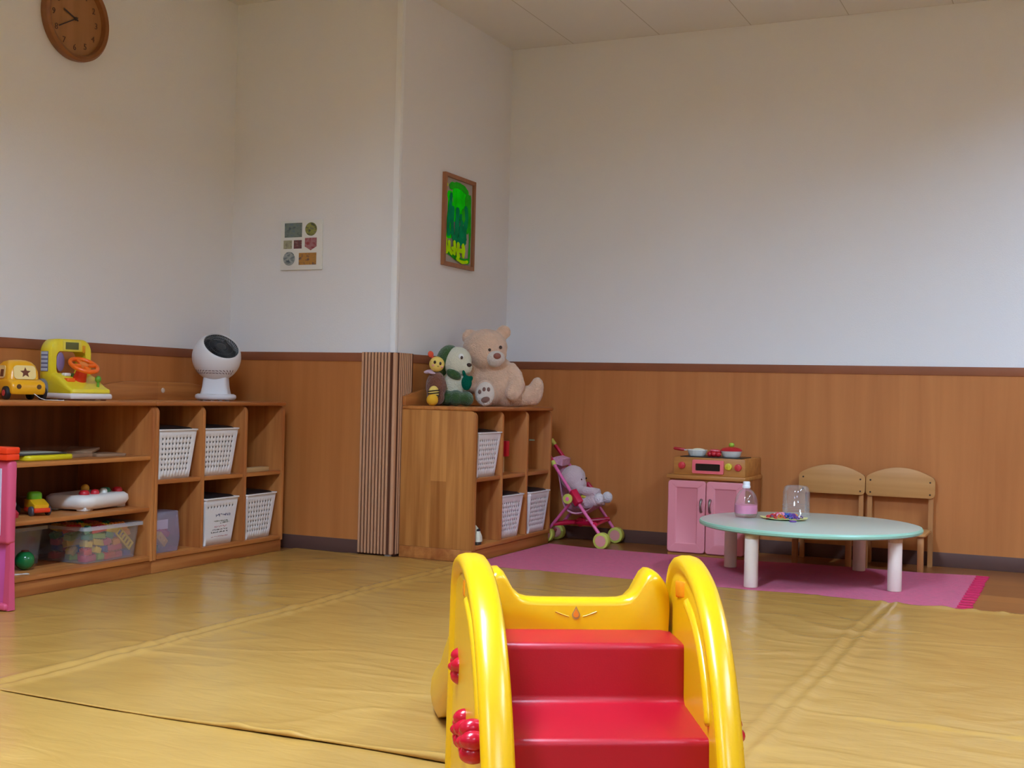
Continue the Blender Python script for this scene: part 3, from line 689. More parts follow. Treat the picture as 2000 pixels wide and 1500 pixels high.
# outline runs front-bottom -> over the top -> back-bottom (clockwise seen with v right, w up): inside lies to the right
def panel(ui, uo, nm):
    """side panel; ui inner face, uo outer face"""
    b = B(); th = uo-ui; sg = 1
    O = arch
    toe = 1 if ui < 0.3 else -1                            # the front of both panels leans in a little
    def L(d, u): return [sl(u+toe*0.0155*(1.98-p[0])/0.28, p[0], max(p[1], 0)) for p in offs(O, -d)]
    loops = []
    # inner face: flat panel, valley, rim; then over the rounded rim to the outer face
    for d, f in ((0.046, 0.13), (0.043, 0.13), (0.040, 0.135), (0.035, 0.17), (0.029, 0.16), (0.022, 0.06), (0.015, 0.01), (0.009, 0.02), (0.003, 0.12), (0.0, 0.34), (0.0, 0.66), (0.003, 0.88), (0.009, 0.98), (0.015, 0.99), (0.022, 0.92), (0.029, 0.78), (0.035, 0.77), (0.040, 0.845), (0.043, 0.85), (0.046, 0.85)):
        loops.append(L(d, ui+th*f))
    b.rings(loops)
    return obj(nm, b, m_yel, t_sl, 60, False)
pl_ = panel(0.1535, 0.1045, 'side_panel')
pr_ = panel(0.4675, 0.5085, 'side_panel')
# raised swoosh and orange dimple on the inner face of the right panel, same on the outer face of the left one
def swoosh(u, par, sgn):
    pts = [(1.995, 0.385), (1.925, 0.367), (1.868, 0.338), (1.825, 0.300), (1.797, 0.262), (1.785, 0.235)]
    b = B(); toe = 1 if u < 0.3 else -1
    b.tube([sl(u+toe*0.0155*(1.98-p[0])/0.28, *p) for p in smooth_poly(pts, 4)], [0.004]+[0.010]*19+[0.007], 10)
    obj('raised_rib', b, m_yel, par, 60, False)
    d = B(); d.box(-0.0030, 0.0030, -0.036, 0.036, -0.014, 0.014, 0.0028)
    d.bm.transform(Matrix.Translation(sl(u-0.0005+0.0025 if u > 0.3 else u-0.002-0.0025, 2.045, 0.395)) @ Matrix.Rotation(-0.12, 4, 'X')); obj('finger_hole', d, m_org, par, 60, False)
swoosh(0.4755, pr_, 1); swoosh(0.1160, pl_, -1)
# steps
prof = [(2.135, 0.0), (2.135, 0.312)]
def nose(v, w_, r=0.011): return [(v+r-r*math.sin(a), w_-r+r*math.cos(a)) for a in [PI/2*k/5 for k in range(6)]]
def fillet(v, w_, r=0.012): return [(v-r*math.sin(a), w_+r-r*math.cos(a)) for a in [PI/2-PI/2*k/5 for k in range(6)]][0:0]+[(v-r+r*math.cos(a), w_+r-r*math.sin(a)) for a in [PI/2*k/5 for k in range(6)]]
prof += nose(2.0, 0.312)+fillet(1.994, 0.218)+nose(1.778, 0.218)+fillet(1.772, 0.118)+nose(1.668, 0.118)+[(1.664, 0.0)]
def P_off(d):
    return offs(prof, d)
b = B(); lo = []
for u, d in ((0.1440, 0.010), (0.1455, 0.004), (0.157, 0.0), (0.459, 0.0), (0.476, 0.003), (0.4805, 0.009)):
    lo.append([sl(u, p[0], max(0, p[1])) for p in offs(prof, d)])
b.rings(lo); obj('steps', b, m_sred, t_sl, 50, False)
# chute: channel with raised side rails, from the saddle at the top to the lip on the floor
def chute():
    b = B(); loops = []
    vs = [2.1205, 2.124, 2.132, 2.16, 2.2, 2.25, 2.3, 2.36, 2.42, 2.5, 2.58, 2.66, 2.72, 2.78, 2.83, 2.856, 2.868]
    fl = lambda v: np.interp(v, [2.12, 2.17, 2.22, 2.3, 2.45, 2.6, 2.7, 2.78, 2.87], [0.364, 0.362, 0.350, 0.300, 0.205, 0.115, 0.065, 0.048, 0.045])
    rail = lambda v: np.interp(v, [2.12, 2.25, 2.5, 2.72, 2.80, 2.85, 2.87], [0.045, 0.062, 0.072, 0.074, 0.068, 0.040, 0.02])
    hw = lambda v: np.interp(v, [2.12, 2.205, 2.23, 2.5, 2.8, 2.87], [0.1655, 0.1655, 0.19, 0.212, 0.230, 0.212])
    bot = lambda v: np.interp(v, [2.12, 2.25, 2.5, 2.66, 2.70, 2.87], [0.250, 0.235, 0.110, 0.020, 0.0, 0.0])
    for i, v in enumerate(vs):
        k = (0.012, 0.004, 0.0)[i] if i < 3 else 0.0
        W, Z0, R_, Zb = hw(v), fl(v)-k, rail(v), bot(v)
        half = [(0.0, Z0), (0.35*W, Z0), (0.50*W, Z0+0.001), (0.58*W, Z0+R_*0.09), (0.65*W, Z0+R_*0.30), (0.70*W, Z0+R_*0.60), (0.75*W, Z0+R_*0.87), (0.80*W, Z0+R_), (0.85*W, Z0+R_*0.99), (0.91*W, Z0+R_*0.86), (0.96*W, Z0+R_*0.62), (0.99*W, Z0+R_*0.35), (W, Z0-0.005), (0.985*W, Zb+0.02), (0.94*W, Zb), (0.5*W, Zb)]
        lp = [(0.309+x, z) for x, z in half]+[(0.309, Zb)]+[(0.309-x, z) for x, z in half[:0:-1]]
        loops.append([sl(x, v, max(0, z)) for x, z in lp])
    b.rings(loops); return b
ct = obj('chute', chute(), m_yel, t_sl, 60, False)
# little drop-shaped mark on the front of the chute
drop = [(0.0, 0.0125)]+[(0.0072*math.cos(a), -0.003+0.0075*math.sin(a)) for a in [math.radians(40-260*k/14) for k in range(15)]]
def dr(s, v0, v1):
    bb = B(); f0 = [sl(0.310+x*s, v0, 0.340+z*s) for x, z in drop]; f1 = [sl(0.310+x*s, v1, 0.340+z*s) for x, z in drop]; bb.rings([f0, f1]); return bb
obj('drop_outline', dr(1.0, 2.121, 2.1195), M('emblem_grey', (176, 142, 80), 0.4), ct, 0, False)
obj('drop_mark', dr(0.68, 2.1197, 2.1185), M('emblem_orange', (236, 140, 40), 0.4), ct, 0, False)
smile = [(0.310+x, 0.341-0.010*math.cos(x/0.036*PI/2)) for x in np.linspace(-0.036, 0.036, 13) if abs(x) > 0.008]
for seg in ([p for p in smile if p[0] < 0.31], [p for p in smile if p[0] > 0.31]):
    obj('smile_line', B().tube([sl(p[0], 2.1206, p[1]+0.002) for p in seg], 0.0011, 6), m_yel, ct, 60, False)
m_flw = M('flower_red', (186, 8, 36), 0.22, 0.5)
def flower(par, u, v, w_, sgn, nm='flower'):
    b = B()
    for k in range(5):
        a = 2*PI*k/5+0.3; b.ell(sl(u, v+0.0185*math.cos(a), w_+0.0185*math.sin(a)), (0.0205, 0.0145, 0.0145), seg=16, rings=10)
    b.ell(sl(u+sgn*0.006, v, w_), (0.019, 0.011, 0.011), seg=16, rings=10); obj(nm, b, m_flw, par, 60, False)
for v, w_ in ((2.100, 0.252), (1.965, 0.182), (1.780, 0.215)): flower(pl_, 0.1140, v, w_, -1)
for v, w_ in ((1.84, 0.205), (1.98, 0.16), (2.12, 0.25)): flower(pr_, 0.5080, v, w_, 1)

# ================================================================== PINK PLASTIC TOY STAND at the left edge
m_pk = M('pink_plastic', (208, 80, 112), 0.35, 0.45); m_pk2 = M('pink_plastic_deep', (200, 84, 150), 0.35, 0.45)
X1 = -3.030; x0p = -3.36
t = thing('toy_stand', 'pink plastic toy stand cut off by the left edge of the photo', 'toy stand', (-3.1, 2.85, 0.008))
zf = 0.0085
obj('front_panel', B().box(-3.42, X1, 2.828, 2.864, 0.215, 0.478, 0.012, 3), m_pk, t)
obj('paper_sheet', B().box(-3.40, -3.062, 2.8265, 2.8278, 0.243, 0.452), M('pale_paper', (214, 206, 226), 0.7), t)
for x in (X1-0.012, -3.405):
    b = B(); b.rings([[(x+a*r, 2.85+c*r, z) for a, c in ((-1, -1), (1, -1), (1, 1), (-1, 1))] for z, r in ((zf, 0.013), (zf+0.012, 0.0125), (0.12, 0.010), (0.222, 0.009))])
    obj('leg', b, m_pk, t)
for z in (0.060,):
    obj('side_web', B().box(-3.395, X1-0.022, 2.846, 2.856, zf, 0.216, 0.003), m_pk2, t)
obj('base_bar', B().box(-3.41, X1-0.004, 2.827, 2.865, zf, zf+0.022, 0.008, 3), m_pk, t)
solo('toy_block_box', B().box(-3.26, -3.0275, 2.815, 2.865, 0.4785, 0.498, 0.003).box(-3.26, -3.0275, 2.812, 2.867, 0.4985, 0.519, 0.004), M('orange_red_plastic', (240, 62, 24), 0.4, 0.4), 'orange-red plastic case lying on top of the pink toy stand', 'toy case')

# ================================================================== WALL OBJECTS
# clock
CKY, CKZ, CKR = 3.622, 2.143, 0.166
m_ckf = wood('clock_face_wood', (158, 108, 64), (176, 124, 78), 'Z', 0.6, 0.5, 0.05, 0.7, 'Y'); m_ckr = wood('clock_rim_wood', (136, 84, 48), (156, 102, 60), 'Y', 0.6, 0.4, 0.05, 0.7, 'Z')
m_num = M('clock_numeral', (92, 52, 34), 0.5); m_hand = M('clock_hand', (52, 34, 38), 0.4)
t = thing('wall_clock', 'round wooden wall clock high on the left wall', 'clock', (XA, CKY, CKZ))
RX = Matrix.Translation((XA+0.0005, CKY, CKZ)) @ Matrix.Rotation(PI/2, 4, 'Y')
obj('rim', B().lathe([(CKR-0.026, 0.012), (CKR-0.022, 0.034), (CKR-0.010, 0.040), (CKR-0.001, 0.032), (CKR, 0.016), (CKR-0.004, 0.0), (CKR-0.026, 0.0), (CKR-0.026, 0.012)], 64, RX), m_ckr, t)
obj('face', B().lathe([(0, 0.014), (CKR-0.0255, 0.014), (CKR-0.0255, 0.002), (0, 0.002)], 64, RX), m_ckf, t)
FZ = XA+0.0152
def on_face(b, y, z, rot=0):
    b.bm.transform(Matrix.Translation((FZ, CKY+y, CKZ+z)) @ Matrix.Rotation(PI/2, 4, 'Z') @ Matrix.Rotation(PI/2, 4, 'X') @ Matrix.Rotation(rot, 4, 'Z')); return b
for k in range(1, 13):
    a = PI/2-2*PI*k/12; obj('numeral', on_face(text_bm(str(k), 0.034), 0.111*math.cos(a), 0.111*math.sin(a)), m_num, t, 0)
def hand(nm, ang, ln, wd):
    b = B(); b.box(-wd, wd, -0.014, ln, 0.0015, 0.003, 0.0005); obj(nm, on_face(b, 0, 0, -ang), m_hand, t)
hand('hour_hand', 2*PI*(9+40/60)/12, 0.066, 0.0032); hand('minute_hand', 2*PI*40/60, 0.098, 0.0022)
obj('hub', B().cyl((FZ+0.001, CKY, CKZ), (FZ+0.005, CKY, CKZ), 0.007, seg=16), m_hand, t)

# framed poster on the side wall, scribbled over with added green and yellow strokes
m_pfr = wood('picture_frame_wood', (150, 96, 62), (170, 112, 74), 'Z', 0.5, 0.45, 0.05, 0.8, 'Y')
t = thing('framed_poster', 'framed poster scribbled over in bright green and yellow on the short side wall above the bear', 'painting', (XC, 5.197, 1.527))
y0, y1, z0, z1 = 5.040, 5.354, 1.312, 1.744; fw = 0.018
L_ = lambda P, x: [(x, y, z) for y, z in P]
oR = [(y0, z0), (y1, z0), (y1, z1), (y0, z1)]; iR = [(y0+fw, z0+fw), (y1-fw, z0+fw), (y1-fw, z1-fw), (y0+fw, z1-fw)]
b = B(); b.rings([L_(iR, XC+0.004), L_(oR, XC+0.0005), L_(oR, XC+0.018), L_(iR, XC+0.018), L_(iR, XC+0.004)], False, False); obj('frame', b, m_pfr, t, 20)
obj('paper', B().box(XC+0.001, XC+0.006, y0+fw-0.002, y1-fw+0.002, z0+fw-0.002, z1-fw+0.002), M('grey_paper', (176, 166, 156), 0.8), t)
pg = M('scribble_green', (14, 255, 0), 0.8, 0.1, var=(14, 0.25)); ptl = M('scribble_teal', (0, 150, 92), 0.8, 0.1, var=(20, 0.3)); pyl = M('scribble_yellow', (196, 255, 0), 0.8, 0.1, var=(20, 0.2)); pg2 = M('scribble_mid_green', (40, 190, 30), 0.8, 0.1, var=(20, 0.3))
FW, FH = y1-y0, z1-z0
def stroke(nm, pts, wd, mat, lay):
    """scribble stroke: flat ribbon with round ends; pts as fractions of the frame (0,0 = bottom left)"""
    P = [Vector((y0+FW*a, z0+FH*c)) for a, c in smooth_poly(pts, 4)]; b = B(); x = XC+0.0063+lay*0.0004
    top = []; bo = []
    for i, p in enumerate(P):
        d = (P[min(i+1, len(P)-1)]-P[max(i-1, 0)]).normalized(); n = Vector((-d.y, d.x)); ww = wd*FW*(0.8+0.35*noise.noise(Vector((p.x*60, p.y*60, lay))))
        if i in (0, len(P)-1): ww *= 0.55
        top.append((x, *(p+n*ww/2))); bo.append((x, *(p-n*ww/2)))
    b.rings([[a, c, (c[0]-0.0003, c[1], c[2]), (a[0]-0.0003, a[1], a[2])] for a, c in zip(top, bo)]); obj(nm, b, mat, t, 0)
lay = 0
for pts, wd, m_ in [
    ([(0.2, 0.82), (0.24, 0.6), (0.2, 0.4), (0.2, 0.3)], 0.22, pg), ([(0.36, 0.88), (0.38, 0.7), (0.34, 0.5)], 0.22, pg), ([(0.5, 0.88), (0.5, 0.7), (0.44, 0.52)], 0.24, pg),
    ([(0.64, 0.87), (0.66, 0.7), (0.6, 0.5)], 0.24, pg), ([(0.78, 0.84), (0.8, 0.6), (0.76, 0.4)], 0.20, pg2), ([(0.18, 0.86), (0.4, 0.9), (0.62, 0.89), (0.8, 0.84)], 0.12, pg2),
    ([(0.86, 0.84), (0.88, 0.5), (0.87, 0.2), (0.86, 0.1)], 0.07, pg2), ([(0.14, 0.16), (0.4, 0.11), (0.7, 0.09), (0.88, 0.1)], 0.09, pg2),
    ([(0.24, 0.8), (0.2, 0.6), (0.16, 0.42), (0.2, 0.33)], 0.13, ptl), ([(0.3, 0.66), (0.28, 0.5), (0.3, 0.34)], 0.14, ptl), ([(0.45, 0.66), (0.44, 0.5), (0.42, 0.32)], 0.16, ptl), ([(0.58, 0.6), (0.58, 0.44), (0.54, 0.3)], 0.16, ptl),
    ([(0.70, 0.70), (0.74, 0.55), (0.68, 0.42), (0.7, 0.3)], 0.16, ptl), ([(0.28, 0.33), (0.5, 0.29), (0.74, 0.31)], 0.14, ptl), ([(0.62, 0.66), (0.64, 0.52)], 0.12, pg2),
    ([(0.06, 0.31), (0.08, 0.22), (0.12, 0.13)], 0.14, pyl), ([(0.18, 0.28), (0.2, 0.18), (0.3, 0.14)], 0.10, pyl), ([(0.34, 0.29), (0.36, 0.2), (0.34, 0.13)], 0.11, pyl), ([(0.48, 0.28), (0.46, 0.18), (0.5, 0.10)], 0.12, pyl),
    ([(0.60, 0.27), (0.66, 0.2), (0.62, 0.12)], 0.11, pyl), ([(0.24, 0.2), (0.5, 0.19), (0.7, 0.2)], 0.08, pyl), ([(0.4, 0.10), (0.6, 0.07), (0.8, 0.09)], 0.06, pyl), ([(0.06, 0.87), (0.09, 0.87)], 0.06, pyl)]:
    lay += 1; stroke('scribble_stroke', pts, wd, m_, lay)

# white board with seven small pictures on the recess wall
m_bd = M('white_board', (236, 236, 232), 0.6, 0.3)
t = thing('picture_board', 'white square board with seven small pictures on the wall above the fan', 'picture board', (-3.217, YB, 1.369))
bx0, bx1, bz0, bz1 = -3.328, -3.106, 1.257, 1.481
obj('board', B().box(bx0, bx1, YB-0.014, YB-0.0005, bz0, bz1, 0.003), m_bd, t)
def pic_mat(nm, cols, sc):
    m = bpy.data.materials.new(nm); m.use_nodes = True; nt = m.node_tree; b = nt.nodes['Principled BSDF']; tc = nt.nodes.new('ShaderNodeTexCoord')
    mp = nt.nodes.new('ShaderNodeMapping'); mp.inputs['Scale'].default_value = (sc*0.6, sc, sc); nt.links.new(tc.outputs['Object'], mp.inputs[0])
    n = nt.nodes.new('ShaderNodeTexNoise'); n.inputs['Scale'].default_value = 1.0; n.inputs['Detail'].default_value = 5; nt.links.new(mp.outputs[0], n.inputs['Vector'])
    cr = nt.nodes.new('ShaderNodeValToRGB'); el = cr.color_ramp.elements
    for k, c in enumerate(cols):
        e = el[k] if k < 2 else el.new(0.5)
        e.color = lin(c)
    for k, e in enumerate(sorted(range(len(cols)))): el[k].position = 0.34+0.32*k/(len(cols)-1)
    nt.links.new(n.outputs[0], cr.inputs[0]); nt.links.new(cr.outputs[0], b.inputs['Base Color']); b.inputs['Roughness'].default_value = 0.5; return m
def bpos(px, pz): return bx0+(bx1-bx0)*px, bz0+(bz1-bz0)*pz
def picture(kind, a0, a1, c0, c1, cols, sc=60):
    (xa, za), (xb, zb) = bpos(a0, c0), bpos(a1, c1)
    if kind == 'r': P = [(xa, za), (xb, za), (xb, zb), (xa, zb)]
    else: P = [((xa+xb)/2+(xb-xa)/2*math.cos(2*PI*k/28), (za+zb)/2+(zb-za)/2*math.sin(2*PI*k/28)) for k in range(28)]
    if kind == 's': P = [(xa, zb), (xb, zb), (xb, za+0.3*(zb-za)), ((xa+xb)/2, za), (xa, za+0.3*(zb-za))]
    return obj('small_picture', B().prism(P, 'Y', YB-0.0155, YB-0.0138), pic_mat('print_%d' % len(t.children), cols, sc), t, 0)
picture('r', 0.10, 0.52, 0.66, 0.95, [(70, 84, 96), (104, 120, 128), (120, 132, 122)])
picture('o', 0.60, 0.88, 0.68, 0.95, [(60, 62, 62), (110, 112, 96), (150, 150, 70)])
picture('r', 0.08, 0.28, 0.43, 0.60, [(96, 92, 74), (150, 146, 96), (170, 166, 140)])
picture('r', 0.33, 0.52, 0.43, 0.60, [(84, 76, 76), (140, 130, 124), (120, 60, 66)])
picture('s', 0.60, 0.88, 0.39, 0.64, [(160, 70, 76), (150, 56, 60), (170, 120, 124)])
picture('o', 0.08, 0.36, 0.09, 0.37, [(56, 78, 92), (110, 124, 132), (170, 176, 176)])
picture('r', 0.46, 0.88, 0.10, 0.34, [(60, 60, 80), (170, 126, 60), (186, 130, 56)])

# ================================================================== FAN AND TOYS ON TOP OF THE BOOKCASES
VA = math.atan2(0.421, 0.907)                 # turned square to the room diagonal: local x right, y away, z up
m_fan = M('fan_white', (232, 230, 234), 0.4, 0.45); m_grl = M('fan_grille', (58, 62, 68), 0.45, 0.4); m_dark = M('dark_gap', (40, 40, 44), 0.6)
t = thing('circulator_fan', 'white ball-shaped air circulator fan on the left bookcase', 'fan', (-3.42, 4.315, H), VA)
Nv = Vector((0.43, -0.54, 0.72)).normalized(); Q = Vector((0, 0, 1)).rotation_difference(Nv).to_matrix().to_4x4(); FC = Matrix.Translation((0, 0, 0.190)) @ Q
R0 = 0.1045; cut = 0.066; rc = math.sqrt(R0*R0-cut*cut)
pr = [(R0*math.cos(a), R0*math.sin(a)) for a in np.linspace(-PI/2, math.asin(cut/R0), 26)]; pr[0] = (0, -R0)
globe = obj('globe', B().lathe(pr+[(rc-0.003, cut+0.001), (rc-0.005, cut-0.004), (rc-0.006, cut-0.03)], 56, FC), m_fan, t, 60, False)
gb = B()
for k in range(40):
    pts = []
    for q in range(7):
        r = 0.020+(rc-0.026)*q/6; a = 2*PI*k/40+0.75*(q/6); pts.append(FC @ Vector((r*math.cos(a), r*math.sin(a), cut-0.002-0.004*(q/6-0.3)**2)))
    gb.tube(pts, 0.00135, 5)
for r in (0.03, 0.052, rc-0.008): gb.tube([FC @ Vector((r*math.cos(2*PI*k/48), r*math.sin(2*PI*k/48), cut-0.0025)) for k in range(48)], 0.0015, 6, True)
gr = obj('grille', gb, m_grl, t, 60, False)
obj('grille_hub', B().lathe([(0, cut+0.003), (0.012, cut+0.0025), (0.021, cut-0.001), (0.022, cut-0.006), (0, cut-0.006)], 32, FC), m_grl, gr, 40, False)
bl = B()
for k in range(5):
    a = 2*PI*k/5; L = lambda r, d, z: tuple(FC @ Vector((r*math.cos(a+d), r*math.sin(a+d), z)))
    bl.rings([[L(r, -0.42, cut-0.028), L(r, 0.42, cut-0.014), L(r, 0.42, cut-0.016), L(r, -0.42, cut-0.030)] for r in (0.018, 0.045, rc-0.010)])
obj('blade', bl, m_dark, gr, 60, False)
obj('cavity', B().lathe([(0, cut-0.034), (rc-0.007, cut-0.034)], 40, FC), m_dark, gr, 0, False)
# slots low on the globe
for ring, el in ((0, -0.62), (1, -0.74)):
    for k in range(14):
        az = -2.75+2.35*k/13; c = Vector((math.cos(az)*math.cos(el), math.sin(az)*math.cos(el), math.sin(el))); p = Vector((0, 0, 0.190))+c*(R0+0.0002)
        b = B(); b.box(-0.006, 0.006, -0.0016, 0.0016, -0.0005, 0.0005); b.bm.transform(Matrix.Translation(p) @ Vector((0, 0, 1)).rotation_difference(c).to_matrix().to_4x4()); obj('vent_slot', b, M('fan_slot', (120, 104, 116), 0.6), globe, 0, False)
b = B(); L = lambda sx, sy, z: [(x*sx, y*sy, z) for x, y in rrect(-1, 1, -1, 1, 0.4)]
b.rings([L(0.062, 0.045, 0.024), L(0.054, 0.040, 0.06), L(0.050, 0.038, 0.10), L(0.049, 0.036, 0.112)]); obj('neck', b, m_fan, t, 40, False)
b = B(); E_ = lambda rx, ry, z: [(rx*math.cos(2*PI*k/48), ry*math.sin(2*PI*k/48), z) for k in range(48)]
b.rings([E_(0.078, 0.068, 0.004), E_(0.086, 0.076, 0.010), E_(0.0885, 0.078, 0.018), E_(0.086, 0.076, 0.026), E_(0.076, 0.066, 0.0305)]); ba = obj('base', b, m_fan, t, 40, False)
for k in range(5):
    a = -PI/2+(k-2)*0.5; obj('foot', B().cyl((0.068*math.cos(a), 0.058*math.sin(a), 0), (0.068*math.cos(a), 0.058*math.sin(a), 0.005), 0.009, seg=12), M('fan_foot', (150, 140, 140), 0.6), ba, 30, False)

# ---- yellow shape-sorter car
m_ycar = M('car_yellow', (244, 172, 26), 0.28, 0.5); m_cream = M('car_window_cream', (240, 208, 134), 0.35, 0.45); m_tyre = M('tyre_black', (26, 24, 26), 0.6); m_hubr = M('hub_red', (206, 58, 62), 0.4)
m_hole = M('dark_hole', (112, 56, 26), 0.7)
t = thing('toy_car', 'yellow plastic toy car with star and square window holes on the left shelf unit', 'toy car', (-3.462, 3.262, H), math.radians(-20))
def rb(P): return P
b = B(); prof_c = [(-0.085, 0.020), (0.082, 0.020), (0.088, 0.030), (0.088, 0.052), (0.080, 0.064), (0.046, 0.074), (-0.080, 0.074), (-0.088, 0.06), (-0.088, 0.03)]
b.prism(prof_c, 'Y', -0.062, 0.062, 0.009, 3); obj('car_body', b, m_ycar, t, 50, False)
def cabloop(z, xf, xb, hw, r): return [(x, y, z) for x, y in rrect(xb, xf, -hw, hw, r)]
b = B(); b.rings([cabloop(0.068, 0.052, -0.078, 0.058, 0.02), cabloop(0.10, 0.046, -0.074, 0.056, 0.02), cabloop(0.122, 0.036, -0.066, 0.051, 0.022), cabloop(0.135, 0.022, -0.054, 0.042, 0.022), cabloop(0.141, 0.004, -0.036, 0.026, 0.018), cabloop(0.1425, -0.008, -0.022, 0.01, 0.006)])
obj('cabin', b, m_ycar, t, 80, False)
def tilt_panel(nm, P2, o, ex, ez, d0, d1, mat, par):
    ex = Vector(ex).normalized(); ez = Vector(ez).normalized(); n = ex.cross(ez).normalized(); bb = B()
    bb.rings([[Vector(o)+ex*a+ez*c+n*d0 for a, c in P2], [Vector(o)+ex*a+ez*c+n*d1 for a, c in P2]]); return obj(nm, bb, mat, par, 30, False)
star = [((0.020 if k % 2 == 0 else 0.009)*math.sin(PI*k/5), (0.020 if k % 2 == 0 else 0.009)*math.cos(PI*k/5)) for k in range(10)]
wf = tilt_panel('windshield', rrect(-0.040, 0.040, -0.026, 0.024, 0.014), (0.0465, 0, 0.098), (0, 1, 0), (-0.22, 0, 1), 0.001, 0.0035, m_cream, t)
tilt_panel('star_hole', star, (0.0465, 0.002, 0.096), (0, 1, 0), (-0.22, 0, 1), 0.0034, 0.0040, m_hole, wf)
ws = tilt_panel('side_window', rrect(-0.040, 0.034, -0.022, 0.024, 0.012), (-0.015, -0.0555, 0.097), (1, 0, 0), (0, 0.10, 1), 0.001, 0.003, m_cream, t)
tilt_panel('square_hole', rrect(-0.013, 0.013, -0.013, 0.013, 0.002), (-0.004, -0.0555, 0.094), (1, 0, 0), (0, 0.10, 1), 0.0029, 0.0036, m_hole, ws)
for y in (-0.036, 0.036): obj('headlight_hole', B().cyl((0.086, y, 0.047), (0.0892, y, 0.047), 0.0085, seg=16), M('hole_brown', (96, 60, 20), 0.5), t, 40, False)
for x in (0.050, -0.050):
    for y in (-1, 1):
        wl = obj('wheel', B().cyl((x, y*0.056, 0.024), (x, y*0.074, 0.024), 0.024, seg=24, bev=0.004), m_tyre, t, 40, False)
        obj('hub', B().cyl((x, y*0.0735, 0.024), (x, y*0.0755, 0.024), 0.011, seg=16), m_hubr, wl, 40, False)
obj('pull_string', B().tube([(0.085, 0.02, 0.022), (0.10, 0.034, 0.008), (0.118, 0.046, 0.0018), (0.134, 0.066, 0.0016), (0.146, 0.074, 0.0016), (0.155, 0.098, 0.0016)], 0.0013, 6), M('white_string', (226, 220, 216), 0.8), t, 60, False)

# ---- yellow ride dashboard toy with orange steering wheel
m_ybus = M('bus_yellow', (240, 214, 44), 0.32, 0.5); m_gry = M('wheel_grey', (128, 124, 132), 0.5); m_orw = M('wheel_orange', (250, 106, 20), 0.3, 0.5); m_label = M('label_pale_blue', (196, 206, 222), 0.5); m_lnav = M('label_navy', (84, 92, 132), 0.5)
m_whr = M('bus_white_rim', (232, 220, 214), 0.4); m_scr = M('screen_olive', (96, 96, 48), 0.35); m_pur = M('purple_mirror', (134, 108, 150), 0.35, 0.5)
t = thing('driving_toy', 'yellow dashboard driving toy with an orange steering wheel beside the toy car', 'driving toy', (-3.462, 3.512, H), math.radians(-12))
t.scale = (0.84, 0.84, 1.0)
# arch: outline in (y,z) with an opening, pushed along x
def archloop(hw, zt, zb, r, x): return [(x, y, z) for y, z in rrect(-hw, hw, zb, zt, r, 8)]
b = B(); b.rings([archloop(0.074, 0.182, 0.095, 0.022, -0.082), archloop(0.100, 0.222, 0.045, 0.046, -0.082), archloop(0.106, 0.228, 0.040, 0.05, -0.074), archloop(0.106, 0.228, 0.040, 0.05, -0.008), archloop(0.100, 0.222, 0.045, 0.046, 0.0), archloop(0.074, 0.182, 0.095, 0.022, 0.0), archloop(0.074, 0.182, 0.095, 0.022, -0.082)], False, False)
ar = obj('arch', b, m_ybus, t, 50, False)
sc_ = obj('screen_frame', B().box(-0.001, 0.003, -0.044, 0.048, 0.185, 0.2215, 0.002), M('bus_yellow_pale', (236, 214, 84), 0.35), ar, 40, False)
obj('screen', B().box(0.0025, 0.0042, -0.032, 0.034, 0.1895, 0.2165, 0.001), m_scr, sc_, 40, False)
obj('indicator', B().box(0.0, 0.005, 0.054, 0.068, 0.178, 0.206, 0.002), M('amber', (236, 156, 20), 0.35), ar, 40, False)
lb = obj('side_label', B().box(-0.068, -0.014, -0.1075, -0.1055, 0.105, 0.180, 0.0005), m_lnav, ar, 0, False)
for z in np.linspace(0.112, 0.173, 5): obj('label_bar', B().box(-0.065, -0.017, -0.1085, -0.1072, z-0.005, z+0.0055), m_label, lb, 0, False)
obj('purple_mirror', B().ell((-0.004, -0.052, 0.142), (0.008, 0.021, 0.036)), m_pur, t, 60, False)
b = B(); b.prism([(-0.080, 0.02), (0.150, 0.02), (0.160, 0.03), (0.157, 0.042), (0.12, 0.053), (0.05, 0.086), (0.0, 0.100), (-0.080, 0.100)], 'Y', -0.1, 0.1, 0.012, 3); obj('platform', b, m_ybus, t, 50, False)
obj('lower_rim', B().box(-0.078, 0.166, -0.106, 0.106, 0.004, 0.026, 0.01, 3), m_whr, t, 50, False)
for x in (-0.05, 0.05, 0.13):
    for y in (-0.08, 0.08): obj('foot', B().cyl((x, y, 0), (x, y, 0.006), 0.012, seg=14), M('foot_pink', (176, 92, 96), 0.6), t, 30, False)
for y in (-1, 1):
    wl = obj('wheel', B().cyl((-0.052, y*0.098, 0.041), (-0.052, y*0.122, 0.041), 0.037, seg=32, bev=0.006), m_gry, t, 40, False)
    obj('hub', B().cyl((-0.052, y*0.121, 0.041), (-0.052, y*0.125, 0.041), 0.021, seg=24, bev=0.001), m_orw, wl, 40, False)
WQ = Matrix.Translation((0.096, 0.0, 0.130)) @ Vector((0, 0, 1)).rotation_difference(Vector((0.40, 0, 0.92))).to_matrix().to_4x4()
sw = obj('steering_wheel', B().tube([WQ @ Vector((0.060*math.cos(2*PI*k/40), 0.060*math.sin(2*PI*k/40), 0)) for k in range(40)], 0.0085, 12, True).box(-0.052, 0.052, -0.010, 0.010, -0.007, 0.004, 0.003, mat=WQ).box(-0.008, 0.008, -0.052, 0.052, -0.007, 0.004, 0.003, mat=WQ), m_orw, t, 60, False)
obj('horn_button', B().lathe([(0.019, -0.004), (0.019, 0.006), (0.012, 0.010), (0, 0.0105)], 24, WQ), M('horn_orange', (236, 128, 60), 0.3), sw, 40, False)
